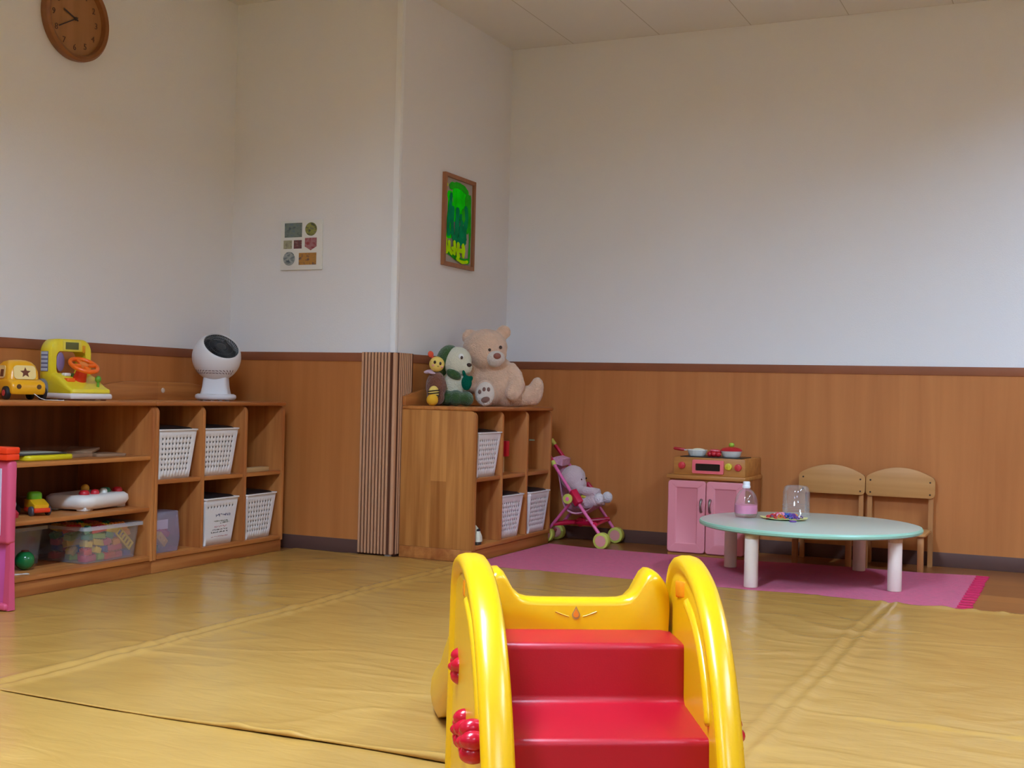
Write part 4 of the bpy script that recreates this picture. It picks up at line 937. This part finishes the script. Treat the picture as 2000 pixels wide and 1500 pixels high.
obj('steering_column', B().cyl((0.065, 0.0, 0.075), (0.093, 0.0, 0.124), 0.030, 0.020, 24), M('column_red', (226, 52, 20), 0.35), t, 40, False)
obj('gear_knob', B().ell((0.125, 0.055, 0.080), 0.0135).cyl((0.125, 0.055, 0.045), (0.125, 0.055, 0.075), 0.006), M('knob_green', (98, 158, 40), 0.35), t, 60, False)
obj('white_key', B().box(0.020, 0.050, -0.062, -0.030, 0.088, 0.101, 0.005), m_wht, t, 50, False)
obj('orange_key', B().box(0.050, 0.090, -0.075, -0.035, 0.066, 0.082, 0.005), m_orw, t, 50, False)
obj('green_key', B().box(0.030, 0.054, -0.026, -0.006, 0.086, 0.100, 0.004), M('key_green', (86, 132, 60), 0.4), t, 50, False)

# ================================================================== PLUSH TOYS ON THE RIGHT BOOKCASE
m_bear = M('bear_plush', (236, 194, 164), 0.95, 0.1, bump=(150, 0.9), var=(30, 0.10), sheen=0.5)
m_bearw = M('bear_cream_plush', (232, 216, 204), 0.95, 0.1, bump=(150, 0.8), sheen=0.4); m_nose = M('bear_nose', (140, 80, 66), 0.6); m_eye = M('bear_eye', (54, 30, 26), 0.2, 0.6); m_pad = M('paw_pad', (128, 92, 82), 0.85)
t = thing('teddy_bear', 'large beige teddy bear sitting on top of the right bookcase', 'teddy bear', (-2.53, 5.15, H), VA)
b = B()
b.ell((0.045, 0.02, 0.115), (0.105, 0.085, 0.125)); b.ell((0.03, 0.01, 0.185), (0.085, 0.07, 0.06))
hr = 0.26                                                  # head leans to its right
b.ell((-0.004, 0.0, 0.266), (0.106, 0.092, 0.093), (0.1, -hr, 0)); b.ell((0.015, -0.03, 0.235), (0.085, 0.07, 0.065), (0, -hr, 0))
b.ell((-0.075, 0.01, 0.322), (0.038, 0.02, 0.036), (0, -0.6, 0)); b.ell((0.082, 0.012, 0.346), (0.034, 0.02, 0.034), (0, 0.3, 0))
b.tube([(0.105, 0.0, 0.185), (0.135, -0.02, 0.145), (0.147, -0.045, 0.10), (0.135, -0.062, 0.065)], [0.036, 0.040, 0.042, 0.036], 14); b.ell((0.133, -0.064, 0.062), (0.037, 0.037, 0.037))
b.tube([(-0.05, 0.0, 0.18), (-0.075, -0.03, 0.13), (-0.07, -0.055, 0.09)], [0.034, 0.038, 0.036], 14); b.ell((-0.07, -0.058, 0.086), 0.036)
b.tube([(0.03, 0.0, 0.055), (0.015, -0.06, 0.052), (0.006, -0.13, 0.052)], [0.055, 0.052, 0.045], 14); b.ell((0.006, -0.135, 0.060), (0.050, 0.026, 0.062))
b.tube([(0.09, 0.01, 0.052), (0.16, 0.015, 0.050), (0.225, 0.02, 0.055)], [0.055, 0.052, 0.046], 14); b.ell((0.238, 0.015, 0.074), (0.036, 0.050, 0.068), (0, 0.15, 0))
remesh(obj('bear_body', b, m_bear, t, 180, False), 0.006, 6, 0.006, 0.012)
b = B(); b.ell((0.050, -0.092, 0.222), (0.042, 0.034, 0.034)); b.ell((0.046, -0.088, 0.206), (0.034, 0.028, 0.026)); mz = remesh(obj('muzzle', b, m_bearw, t, 180, False), 0.004, 4, 0.003, 0.01)
obj('nose', B().ell((0.056, -0.126, 0.231), (0.0175, 0.010, 0.014)), m_nose, mz, 180, False)
for x, z in ((0.020, 0.258), (0.070, 0.272)): obj('eye', B().ell((x, -0.0915 if x < 0.05 else -0.080, z), (0.0075, 0.006, 0.0085)), m_eye, t, 180, False)
b = B(); b.ell((0.006, -0.152, 0.058), (0.043, 0.016, 0.055)); so = remesh(obj('sole', b, m_bearw, t, 180, False), 0.004, 2, 0.002, 0.01)
obj('paw_pad', B().ell((0.008, -0.1685, 0.032), (0.020, 0.004, 0.012), (0, -0.25, 0)), m_pad, so, 180, False)
for x, z in ((-0.019, 0.066), (0.001, 0.078), (0.021, 0.078)): obj('toe_pad', B().ell((x, -0.1665, z), (0.0075, 0.004, 0.010)), m_pad, so, 180, False)

m_pg = M('plush_green', (62, 92, 48), 0.95, 0.1, bump=(160, 0.8), sheen=0.4); m_pc = M('plush_cream', (226, 220, 196), 0.95, 0.1, bump=(160, 0.8), sheen=0.4); m_pt = M('plush_teal', (8, 92, 72), 0.95, 0.1, bump=(160, 0.6))
t = thing('plush_animal', 'cream plush animal in a green hood between the bee and the teddy bear', 'plush toy', (-2.592, 4.942, H), VA)
b = B(); b.ell((0.004, 0.0, 0.092), (0.062, 0.052, 0.085)); b.ell((0.020, -0.008, 0.196), (0.066, 0.058, 0.072), (0, 0.35, 0)); b.ell((0.052, -0.03, 0.175), (0.038, 0.036, 0.036))
b.ell((0.060, -0.03, 0.10), (0.02, 0.03, 0.028))
remesh(obj('plush_body', b, m_pc, t, 180, False), 0.005, 5, 0.003, 0.01)
b = B(); b.ell((-0.022, 0.010, 0.205), (0.054, 0.058, 0.072), (0, 0.25, 0)); b.ell((-0.030, 0.012, 0.150), (0.036, 0.045, 0.05)); remesh(obj('hood', b, m_pg, t, 180, False), 0.005, 5, 0.003, 0.01)
b = B(); b.ell((-0.02, -0.02, 0.037), (0.042, 0.06, 0.037)); b.ell((0.02, -0.045, 0.036), (0.036, 0.05, 0.036)); b.ell((0.066, -0.03, 0.034), (0.034, 0.055, 0.034)); remesh(obj('trousers', b, m_pg, t, 180, False), 0.005, 5, 0.003, 0.01)
b = B(); b.ell((0.008, -0.050, 0.142), (0.036, 0.018, 0.021), (0, 0.45, 0)); obj('green_sleeve', b, m_pg, t, 180, False)
b = B(); b.ell((0.067, -0.062, 0.105), (0.024, 0.014, 0.034)); b.ell((0.055, -0.062, 0.145), (0.008, 0.008, 0.018), (0, -0.3, 0)); b.ell((0.086, -0.062, 0.126), (0.010, 0.008, 0.012)); remesh(obj('teal_leaf', b, m_pt, t, 180, False), 0.003, 3, 0.001, 0.01)
ew = obj('eye_patch', B().ell((0.040, -0.0625, 0.222), (0.012, 0.006, 0.013)), m_wht, t, 180, False); obj('pupil', B().ell((0.043, -0.0675, 0.217), (0.006, 0.004, 0.008)), m_eye, ew, 180, False)
obj('snout_tip', B().ell((0.076, -0.056, 0.185), (0.012, 0.010, 0.009)), m_eye, t, 180, False)

m_by = M('bee_yellow_felt', (240, 208, 112), 0.8, 0.2, bump=(200, 0.3)); m_bb = M('bee_brown_plush', (124, 76, 58), 0.95, 0.1, bump=(160, 0.8), sheen=0.4); m_bo = M('bee_orange', (226, 84, 54), 0.85); m_bg = M('bee_golden', (242, 182, 42), 0.85, bump=(200, 0.4)); m_bk = M('bee_dark_stripe', (44, 32, 26), 0.9); m_bw = M('bee_wing', (206, 176, 190), 0.8); m_ck = M('bee_cheek', (236, 160, 140), 0.8)
t = thing('plush_bee', 'plush bee with yellow face and brown body at the left end of the right bookcase', 'plush toy', (-2.607, 4.815, H), VA)
b = B(); b.ell((0.0, 0.015, 0.087), (0.046, 0.045, 0.066)); b.ell((0.0, 0.01, 0.04), (0.040, 0.04, 0.04)); remesh(obj('bee_body', b, m_bb, t, 180, False), 0.005, 4, 0.003, 0.01)
obj('head', B().ell((0.002, 0.0, 0.184), (0.034, 0.032, 0.034)), m_by, t, 180, False)
obj('antenna', B().tube([(-0.014, 0.0, 0.212), (-0.022, 0.0, 0.219)], 0.006, 8).ell((-0.026, 0.0, 0.228), (0.0125, 0.011, 0.0145), (0, -0.3, 0)), m_bo, t, 180, False)
for x, z in ((-0.005, 0.192), (0.019, 0.187)): obj('eye', B().ell((x, -0.0315 if x < 0.01 else -0.027, z), (0.0058, 0.003, 0.0075)), m_eye, t, 180, False)
for x, z in ((-0.012, 0.178), (0.026, 0.172)): obj('cheek', B().ell((x, -0.0285 if x < 0.01 else -0.0215, z), (0.006, 0.003, 0.0048)), m_ck, t, 180, False)
obj('mouth', B().tube([(0.006, -0.0318, 0.176), (0.0095, -0.032, 0.173), (0.013, -0.0308, 0.175)], 0.0011, 6), m_eye, t, 180, False)
b = B(); b.ell((-0.033, 0.0, 0.150), (0.022, 0.008, 0.009), (0, -0.15, 0)); b.ell((-0.02, -0.014, 0.1455), (0.018, 0.01, 0.007), (0, 0.2, 0)); obj('wing', b, m_bw, t, 180, False)
b = B(); b.ell((-0.006, -0.044, 0.058), (0.0235, 0.020, 0.030)); st = obj('small_striped_body', b, m_by, t, 180, False)
for z, r in ((0.066, 0.0238), (0.055, 0.0242), (0.043, 0.0225)):
    obj('stripe', B().tube([(-0.006+r*math.cos(2*PI*k/24), -0.044+r*0.86*math.sin(2*PI*k/24), z+0.003*math.cos(2*PI*k/24)) for k in range(24)], 0.0028, 6, True), m_bk, st, 180, False)
obj('golden_ball', B().ell((-0.010, -0.062, 0.0262), 0.0258), m_bg, t, 180, False)

# ================================================================== SHELF CONTENTS
# first shelf: yellow board toy, flat wooden pieces
zs1, zs2, zs0 = 0.4522, 0.2562, 0.0702
t = thing('drawing_board', 'yellow rimmed flat drawing board lying on the upper shelf of the left unit', 'toy board', (-3.37, 3.235, zs1))
b = B(); b.prism(rrect(-3.475, -3.262, 3.125, 3.345, 0.03), 'Z', zs1, zs1+0.019, 0.006, 3); obj('rim', b, M('board_yellow', (222, 200, 26), 0.4, 0.4), t)
obj('plate', B().prism(rrect(-3.46, -3.28, 3.10, 3.33, 0.02), 'Z', zs1+0.0195, zs1+0.0245, 0.001), M('board_plate', (62, 54, 50), 0.5), t)
obj('paper', B().box(-3.44, -3.30, 3.14, 3.31, zs1+0.0246, zs1+0.0256), M('board_paper', (186, 180, 160), 0.7), t)
m_puz = wood('puzzle_wood', (132, 96, 70), (164, 124, 92), 'Y', 0.5, 0.6, 0.1, 1.0, 'X')
pz = [(-3.40, 3.455, 0.012, 0.09, 0.1, 0, 0.0, 'thin square wooden puzzle board nearest the yellow drawing board'), (-3.36, 3.575, 0.010, 0.085, -0.15, 0, 0.0, 'thin wooden puzzle board at the right end of the upper shelf'), (-3.41, 3.52, 0.009, 0.075, 0.5, 0.10, 0.0165, 'tilted wooden puzzle board lying on top of the two flat ones')]
for x, y, h_, r, rz, tl, dz, lab in pz:
    b = B(); b.prism(rrect(-r*0.75, r*0.75, -r*0.8, r*0.8, 0.012), 'Z', 0, h_, 0.001); b.bm.transform(Matrix.Translation((x, y, zs1+dz)) @ Matrix.Rotation(rz, 4, 'Z') @ Matrix.Rotation(tl, 4, 'X')); solo('puzzle_board', b, m_puz, lab, 'puzzle board', group='wooden puzzle boards on the upper shelf')
# second shelf: truck, activity tray, small figure
t = thing('toy_truck', 'green, yellow and red toy truck on the middle shelf left of the white activity tray', 'toy truck', (-3.335, 3.238, zs2), math.radians(-18))
obj('cab', B().box(-0.038, -0.002, -0.024, 0.024, 0.040, 0.082, 0.012, 3), M('truck_green', (104, 184, 30), 0.35), t, 50, False)
obj('hood', B().prism([(-0.042, 0.026), (0.038, 0.026), (0.040, 0.040), (0.004, 0.056), (-0.042, 0.056)], 'Y', -0.027, 0.027, 0.004), M('truck_yellow', (232, 172, 26), 0.35), t, 50, False)
obj('bumper', B().box(-0.040, 0.046, -0.029, 0.029, 0.012, 0.028, 0.004), M('truck_red', (226, 58, 26), 0.35), t, 50, False)
obj('load_bed', B().box(-0.118, -0.044, -0.028, 0.028, 0.020, 0.058, 0.006), M('truck_brown', (92, 52, 36), 0.5), t, 50, False)
for x in (0.022, -0.085):
    for y in (-1, 1): obj('wheel', B().cyl((x, y*0.024, 0.017), (x, y*0.036, 0.017), 0.017, seg=22, bev=0.003), M('truck_tyre', (72, 68, 74), 0.6), t, 40, False)
t = thing('activity_tray', 'white baby activity tray with red knobs on the middle shelf', 'activity toy', (-3.385, 3.535, zs2), math.radians(8))
b = B(); L = lambda d, z: [(x, y, z) for x, y in rrect(-0.105+d, 0.105-d, -0.145+d, 0.145-d, 0.055, 8)]
b.rings([L(0.03, 0.004), L(0.010, 0.010), L(0, 0.030), L(0.002, 0.048), L(0.012, 0.057), L(0.03, 0.058)]); obj('tray', b, M('tray_white', (236, 226, 216), 0.35), t, 50, False)
for x, y in ((0.06, -0.10), (0.06, 0.10), (-0.06, -0.10), (-0.06, 0.10)): obj('foot', B().box(x-0.02, x+0.02, y-0.025, y+0.025, 0, 0.016, 0.004), M('tray_white'), t, 50, False)
for x, y, r, c, nm in ((0.045, -0.085, 0.019, (196, 34, 44), 'red_knob'), (0.055, -0.035, 0.016, (196, 34, 44), 'red_knob'), (-0.02, 0.01, 0.022, (214, 150, 40), 'orange_knob'), (0.05, 0.025, 0.014, (222, 220, 208), 'white_knob'), (0.03, 0.065, 0.02, (46, 120, 92), 'green_panel'), (0.05, 0.112, 0.019, (206, 34, 56), 'red_knob')):
    z = 0.058+(0.03 if 'orange' in nm else 0.0); obj(nm, B().lathe([(r, 0), (r, 0.008), (r*0.7, 0.016), (0, 0.018)], 20, Matrix.Translation((x, y, 0.0575))) if 'orange' not in nm else B().cyl((x, y, 0.050), (x, y, 0.066), 0.012).ell((x, y, 0.072), r*0.7), M('knob_'+nm, c, 0.35), t, 60, False)
t = thing('toy_figure', 'small white toy with red base half hidden by the pink stand, middle shelf', 'toy', (-3.34, 3.125, zs2))
obj('figure_base', B().lathe([(0, 0), (0.026, 0), (0.028, 0.015), (0.02, 0.026), (0, 0.028)], 24, Matrix.Translation((-3.34, 3.125, zs2))), M('figure_red', (190, 40, 60), 0.4), t)
obj('figure_top', B().ell((-3.34, 3.125, zs2+0.045), (0.019, 0.019, 0.024)), M('figure_white', (214, 214, 220), 0.4), t)
# bottom: ball, cord, two clear boxes, bricks
t = thing('toy_ball', 'glossy green toy ball on the bottom of the left shelf unit', 'ball', (-3.33, 3.185, zs0))
obj('ball_shell', B().ell((-3.33, 3.185, zs0+0.0335), 0.0335, seg=32, rings=20), M('ball_green', (20, 112, 58), 0.15, 0.6), t); obj('stem_cap', B().lathe([(0.014, 0.062), (0.012, 0.068), (0, 0.0685)], 20, Matrix.Translation((-3.33, 3.185, zs0))), M('cap_brown', (110, 44, 30), 0.5), t)
solo('white_cord', B().tube(smooth_poly([(-3.30, 3.02, zs0+0.0012), (-3.262, 3.06, zs0+0.0012), (-3.235, 3.10, zs0+0.006), (-3.240, 3.118, zs0+0.0012), (-3.27, 3.10, zs0+0.0012), (-3.30, 3.07, zs0+0.0012)], 5), 0.0012, 6), M('cord_white', (226, 224, 222), 0.7), 'thin white cord lying on the bottom board in front of the green ball', 'cord')
def clear_box(name, label, x0, x1, y0, y1, h_, mat):
    t = thing(name, label, 'clear box', ((x0+x1)/2, (y0+y1)/2, zs0)); z = zs0; tp = 0.012
    L = lambda d, zz: [(x, y, zz) for x, y in rrect(x0+d, x1-d, y0+d, y1-d, 0.016)]
    b = B(); b.rings([L(tp+0.003, z+0.0035), L(tp, z+0.001), L(0, z+h_), L(0.0025, z+h_), L(tp+0.003, z+0.0035)], True, False); obj('box_wall', b, mat, t, 40)
    b = B(); b.rings([L(0, z+h_-0.014), L(-0.011, z+h_-0.012), L(-0.011, z+h_), L(0.0, z+h_+0.0015)], False, False); obj('box_rim', b, clear('box_rim_plastic', gloss=0.1, haze=0.32), t, 40); return t
m_box = clear('clear_box_plastic', gloss=0.08, haze=0.10)
clear_box('clear_box', 'clear plastic box full of coloured bricks on the bottom of the left shelf unit', -3.515, -3.245, 3.382, 3.668, 0.134, m_box)
clear_box('clear_box', 'empty dark-looking clear box behind the green ball, beside the brick box', -3.585, -3.40, 3.10, 3.345, 0.137, m_box)
bc = dict(red=(214, 46, 44), yellow=(232, 186, 52), blue=(38, 70, 148), green=(34, 128, 84), pink=(196, 52, 88), orange=(236, 130, 46), lime=(136, 160, 52))
bmt = {k: M('brick_'+k, v, 0.35, 0.5) for k, v in bc.items()}
def brick_bm(n):
    b = B(); b.box(-0.016*n, 0.016*n, -0.016, 0.016, 0, 0.021, 0.001)
    for i in range(2*n):
        for j in range(2): b.cyl((-0.016*n+0.008+0.016*i, -0.008+0.016*j, 0.0205), (-0.016*n+0.008+0.016*i, -0.008+0.016*j, 0.0245), 0.0048, seg=10)
    return b
bp = {}
def brick(c, n, loc, rot, label, group):
    if (c, n) in bp: o = bp[(c, n)].copy(); COL.objects.link(o)
    else: o = obj('toy_brick', brick_bm(n), bmt[c]); bp[(c, n)] = o
    o.location = loc; o.rotation_euler = rot; o['label'] = label; o['category'] = 'toy brick'; o['group'] = group; return o
gb_ = 'coloured toy bricks inside the clear box'
# rows of bricks: x depth rows, front row first; (colour, studs) left to right, bottom to top
rows = [[('pink', 2), ('lime', 1), ('red', 2), ('pink', 1), ('blue', 1)], [('red', 1), ('yellow', 1), ('blue', 1), ('pink', 2), ('green', 2)], [('yellow', 1), ('yellow', 2), ('pink', 1), ('orange', 1), ('green', 2)], [('green', 1), ('lime', 2), ('green', 1), ('blue', 2), ('orange', 1)], [('green', 1), ('red', 2), ('yellow', 2), ('orange', 2)]]
nb = 0
for dpt in range(3):
    for j, row in enumerate(rows):
        y = 3.418; rr = row if dpt == 0 else row[dpt:]+row[:dpt]
        for c, n in rr:
            wd = 0.042 if n == 1 else 0.056
            if y+wd*0.4+(0.036 if n == 2 else 0.024) > 3.656: break
            rz = PI/2+rnd.uniform(-0.25, 0.25) if n == 2 else rnd.uniform(-0.4, 0.4)
            brick(c, n, (-3.290-0.072*dpt+rnd.uniform(-0.004, 0.004), y+wd*0.40, zs0+0.0045+0.0255*j+rnd.uniform(0, 0.002)), (rnd.uniform(-0.45, 0.45) if j else 0, rnd.uniform(-0.2, 0.2) if j else 0, rz),
                  '%s toy brick %s in the clear box of bricks' % (c, ('pressed to the front wall', 'in the middle of the heap', 'at the back of the heap')[dpt]), gb_)
            y += wd
b = B()
for a in (-1, 1): b.box(-0.05, 0.05, a*0.014-0.003, a*0.014+0.003, -0.003, 0.003, 0.001)
for k in range(6): b.box(-0.046+0.0184*k-0.003, -0.046+0.0184*k+0.003, -0.014, 0.014, -0.003, 0.003, 0.001)
b.bm.transform(Matrix.Translation((-3.262, 3.600, zs0+0.075)) @ Matrix.Rotation(PI/2, 4, 'Z') @ Matrix.Rotation(PI/2, 4, 'X') @ Matrix.Rotation(-0.75, 4, 'Z')); solo('toy_ladder', b, bmt['yellow'], 'yellow toy ladder piece at the front of the brick box', 'toy ladder')
# bag of bricks in the lower left cubby, pale wooden slat in the upper right one
t = thing('clear_bag', 'clear plastic bag with a yellow brick in the lower left compartment below the fan', 'bag', (-3.30, 3.815, zs0))
b = B(); L = lambda x0, x1, y0, y1, z: [(x, y, z) for x, y in rrect(x0, x1, y0, y1, 0.012)]
b.rings([L(-3.345, -3.245, 3.742, 3.888, zs0+0.001), L(-3.35, -3.238, 3.738, 3.893, zs0+0.05), L(-3.345, -3.242, 3.740, 3.890, zs0+0.11), L(-3.338, -3.246, 3.741, 3.888, zs0+0.156), L(-3.336, -3.248, 3.742, 3.886, zs0+0.158)]); obj('bag_film', b, clear('bag_film', tint=(236, 222, 240), gloss=0.1, haze=0.30, hazecol=(206, 196, 214)), t, 60)
gbg = 'things inside the clear bag'
def fat(c, loc, rot, s, lab):
    b = B(); b.box(-0.03*s, 0.03*s, -0.016, 0.016, -0.012, 0.012, 0.002); 
    for i in (-1, 1): b.cyl((0.015*i*s, 0, 0.0115), (0.015*i*s, 0, 0.017), 0.007, seg=14)
    b.bm.transform(Matrix.Translation(loc) @ Euler(rot).to_matrix().to_4x4()); solo('toy_brick_large', b, bmt[c], lab, 'toy brick', group=gbg)
fat('yellow', (-3.262, 3.80, zs0+0.052), (PI/2, 0.75, PI/2), 1.0, 'large yellow toy brick leaning inside the clear bag'); fat('green', (-3.28, 3.768, zs0+0.0165), (0, 0, 0.3), 0.8, 'green toy brick at the bottom of the clear bag'); fat('pink', (-3.30, 3.845, zs0+0.075), (0.4, 0.3, 1.4), 1.1, 'pink toy brick behind the yellow one inside the clear bag')
solo('paper_slip', B().box(-3.288, -3.286, 3.80, 3.87, zs0+0.085, zs0+0.122), m_wht, 'white crumpled paper slip near the top of the clear bag', 'paper', group=gbg)
solo('wooden_slat', B().box(-3.29, -3.246, 4.306, 4.475, 0.3572, 0.3755, 0.001), wood('slat_pale', (190, 150, 100), (206, 168, 118), 'Y', 0.5, 0.6, 0.1, 1.0, 'X'), 'pale wooden slat lying in the upper right compartment below the fan', 'wooden slat')
# right bookcase: train, red mallet, small sticker
t = thing('toy_train', 'white toy bullet train nose in the lower left compartment of the bear bookcase', 'toy train', (-2.415, 4.746, zs0))
b = B(); S_ = lambda x, hw, zt: [(x, 4.746+y, zs0+z) for y, z in [(hw*math.cos(a)*(1 if abs(math.cos(a)) < 0.7 else 1), 0.014+(zt-0.014)*max(0, math.sin(a))**0.7) for a in [PI*k/14 for k in range(15)]]]
b.rings([S_(-2.485, 0.0215, 0.090), S_(-2.39, 0.0215, 0.090), S_(-2.36, 0.0210, 0.084), S_(-2.343, 0.0200, 0.066), S_(-2.334, 0.017, 0.045), S_(-2.331, 0.012, 0.030)]); obj('train_body', b, M('train_white', (228, 222, 196), 0.3, 0.5), t, 60)
b = B(); b.ell((-2.3445, 4.746, zs0+0.063), (0.006, 0.0150, 0.0075), (0, 0.3, 0)); obj('windscreen', b, M('train_black', (18, 20, 24), 0.2, 0.5), t, 60)
obj('chassis', B().box(-2.485, -2.337, 4.729, 4.763, zs0, zs0+0.0145, 0.003), M('train_grey', (72, 62, 54), 0.5), t)
t = thing('toy_mallet', 'red headed toy mallet standing in the upper middle compartment under the teddy bear', 'toy mallet', (-2.43, 5.155, ZS))
obj('stick', B().cyl((-2.43, 5.150, ZS), (-2.43, 5.150, ZS+0.08), 0.0085, seg=16), wood('slat_pale'  , (0, 0, 0), (0, 0, 0)), t); obj('head', B().box(-2.455, -2.405, 5.138, 5.172, ZS+0.074, ZS+0.146, 0.004), M('mallet_red', (212, 20, 46), 0.4), t)
obj('sticker', B().box(-2.448, -2.420, C1-0.0192, C1-0.0180, 0.494, 0.501), M('sticker_mint', (176, 206, 176), 0.6), tC, 0)

# ================================================================== DOLL STROLLER with plush doll
m_pt1 = M('stroller_pink', (232, 106, 164), 0.3, 0.5); m_pt2 = M('stroller_red', (206, 16, 66), 0.35, 0.45); m_yg = M('stroller_lime', (204, 206, 92), 0.4, 0.4); m_pk3 = M('wheel_pink', (230, 156, 150), 0.45)
m_fab = M('stroller_fabric', (226, 168, 194), 0.9, 0.1, bump=(90, 0.2), var=(70, 0.16))
t = thing('doll_stroller', 'pink toy doll stroller with yellow wheels behind the right bookcase', 'doll stroller', (-2.21, 5.59, 0))
# each side: grip top, upper tube end, joint, front wheel, rear wheel (the two sides draw together towards the handles)
SIDES = [dict(top=(-2.397, 5.545, 0.478), mid=(-2.332, 5.528, 0.384), hub=(-2.199, 5.476, 0.231), fw=(-2.046, 5.452, 0.052), rj=(-2.222, 5.484, 0.206), rw=(-2.372, 5.552, 0.050), out=-1),
         dict(top=(-2.405, 5.700, 0.474), mid=(-2.344, 5.705, 0.399), hub=(-2.222, 5.714, 0.252), fw=(-2.073, 5.722, 0.052), rj=(-2.238, 5.713, 0.222), rw=(-2.372, 5.690, 0.050), out=1)]
def side(d):
    V = {k: Vector(v) for k, v in d.items() if k != 'out'}; o = d['out']
    obj('frame_tube', B().tube([V['mid'], V['hub'], V['fw']], 0.0078, 12), m_pt1, t)
    obj('handle_tube', B().tube([V['top'], V['mid']], 0.0092, 12), m_pt2, t)
    e = (V['top']-V['mid']).normalized(); obj('grip', B().tube([V['top']-e*0.006, V['top']+e*0.026], 0.0125, 12), m_yg, t)
    if o < 0: obj('grip_ring', B().tube([V['mid']-e*0.006, V['mid']+e*0.016], 0.0115, 12), m_yg, t)
    obj('rear_tube', B().tube([V['rj'], V['rw']], 0.0075, 12), m_pt1, t)
    q = Vector((0, 0, 1)).rotation_difference((V['hub']-V['top']).normalized()).to_matrix().to_4x4()
    jb = obj('joint_block', B().box(-0.024, 0.018, -0.017, 0.017, -0.038, 0.036, 0.005, mat=Matrix.Translation(V['hub']+Vector((0.006, 0, -0.002))) @ q), m_pt2, t)
    c = V['hub']+Vector((-0.027, o*0.012, -0.006))
    obj('joint_disc', B().cyl(c, c+Vector((0, o*0.013, 0)), 0.0245, seg=28, bev=0.003), m_yg, jb)
    obj('disc_mark', B().ell(c+Vector((0, o*0.0132, 0)), (0.009, 0.0012, 0.010)), m_pt1, jb, 180)
    for p in (V['fw'], V['rw']):
        wh = obj('wheel', B().cyl((p.x, p.y-0.019, 0.0385), (p.x, p.y+0.019, 0.0385), 0.0385, seg=32, bev=0.004), m_yg, t)
        for s_ in (-1, 1): obj('wheel_disc', B().cyl((p.x, p.y+s_*0.0185, 0.0385), (p.x, p.y+s_*0.0205, 0.0385), 0.026, seg=28), m_pk3, wh)
for d in SIDES: side(d)
def across(f, x, z):                                # point between the two sides at depth x, f from near to far
    yn = np.interp(x, [-2.397, -2.199, -2.046], [5.545, 5.476, 5.452]); yf = np.interp(x, [-2.405, -2.222, -2.073], [5.700, 5.714, 5.722])
    return (x-0.024*f, yn+0.014+(yf-yn-0.028)*f, z)
obj('axle', B().tube([SIDES[0]['rw'], SIDES[1]['rw']], 0.006, 10), m_pt2, t); obj('front_bar', B().tube([(-2.090, 5.459, 0.104), (-2.118, 5.719, 0.111)], 0.007, 10), m_pt2, t)
for a, c in (((-2.330, 5.533, 0.093), (-2.110, 5.718, 0.115)), ((-2.335, 5.695, 0.090), (-2.085, 5.460, 0.112))): obj('cross_bar', B().tube([a, c], 0.011, 10), m_pt2, t)
obj('cross_joint', B().cyl((-2.215, 5.595, 0.102), (-2.215, 5.619, 0.106), 0.022, seg=20, bev=0.003), m_pt2, t)
# fabric seat: hammock cross-section swept between the two sides
sec = smooth_poly([(-2.350, 0.410), (-2.330, 0.385), (-2.305, 0.32), (-2.285, 0.23), (-2.262, 0.172), (-2.205, 0.152), (-2.14, 0.168), (-2.105, 0.195)], 3)
ins = [(x+0.006, z+0.007) for x, z in sec]
b = B(); lo = []
for k in range(9):
    f = k/8; sag = -0.014*math.sin(PI*f)
    lo.append([across(f, x+sag*0.6, z+sag) for x, z in sec]+[across(f, x+sag*0.6, z+sag) for x, z in reversed(ins)])
b.rings(lo); obj('seat_fabric', b, m_fab, t, 60)
b = B(); b.rings([[across(0.08+0.84*f, x, z) for x, z in ((-2.352, 0.410), (-2.325, 0.420), (-2.285, 0.408), (-2.290, 0.375), (-2.335, 0.385))] for f in (0, 0.5, 1)]); obj('head_flap', b, m_fab, t, 60)
m_doll = M('doll_plush', (214, 188, 192), 0.95, 0.1, bump=(160, 0.7), sheen=0.4); m_dw = M('doll_white_plush', (226, 218, 222), 0.95, 0.1, bump=(160, 0.7))
t = thing('plush_doll', 'pale grey-pink plush doll slumped in the doll stroller', 'plush doll', (-2.21, 5.58, 0.172))
b = B(); b.ell((-2.248, 5.575, 0.318), (0.060, 0.066, 0.062), (0, 0.3, 0)); b.ell((-2.222, 5.57, 0.288), (0.044, 0.05, 0.04)); b.ell((-2.222, 5.58, 0.232), (0.046, 0.05, 0.058), (0, 0.3, 0))
b.tube([(-2.205, 5.54, 0.262), (-2.165, 5.525, 0.262), (-2.120, 5.525, 0.257)], [0.02, 0.022, 0.021], 12); b.ell((-2.118, 5.525, 0.257), 0.022)
b.tube([(-2.205, 5.625, 0.255), (-2.16, 5.635, 0.25), (-2.13, 5.635, 0.247)], [0.02, 0.022, 0.021], 12)
b.tube([(-2.21, 5.545, 0.198), (-2.15, 5.53, 0.205), (-2.105, 5.525, 0.222)], [0.026, 0.028, 0.03], 12); b.tube([(-2.21, 5.615, 0.198), (-2.15, 5.63, 0.205), (-2.11, 5.635, 0.216)], [0.026, 0.028, 0.03], 12)
remesh(obj('doll_body', b, m_doll, t, 180), 0.005, 5, 0.003, 0.01)
for y in (5.522, 5.637): obj('foot', B().ell((-2.092, y, 0.228), (0.026, 0.024, 0.028)), m_dw, t, 180)
for dx, dz in ((-2.194, 0.314), (-2.188, 0.318)): obj('eye', B().ell((dx, 5.548 if dx < -2.19 else 5.596, dz), (0.004, 0.004, 0.005)), m_eye, t, 180)
obj('yellow_bow', B().ell((-2.168, 5.535, 0.234), (0.022, 0.016, 0.011)), M('bow_yellow', (222, 196, 70), 0.7), t, 180)
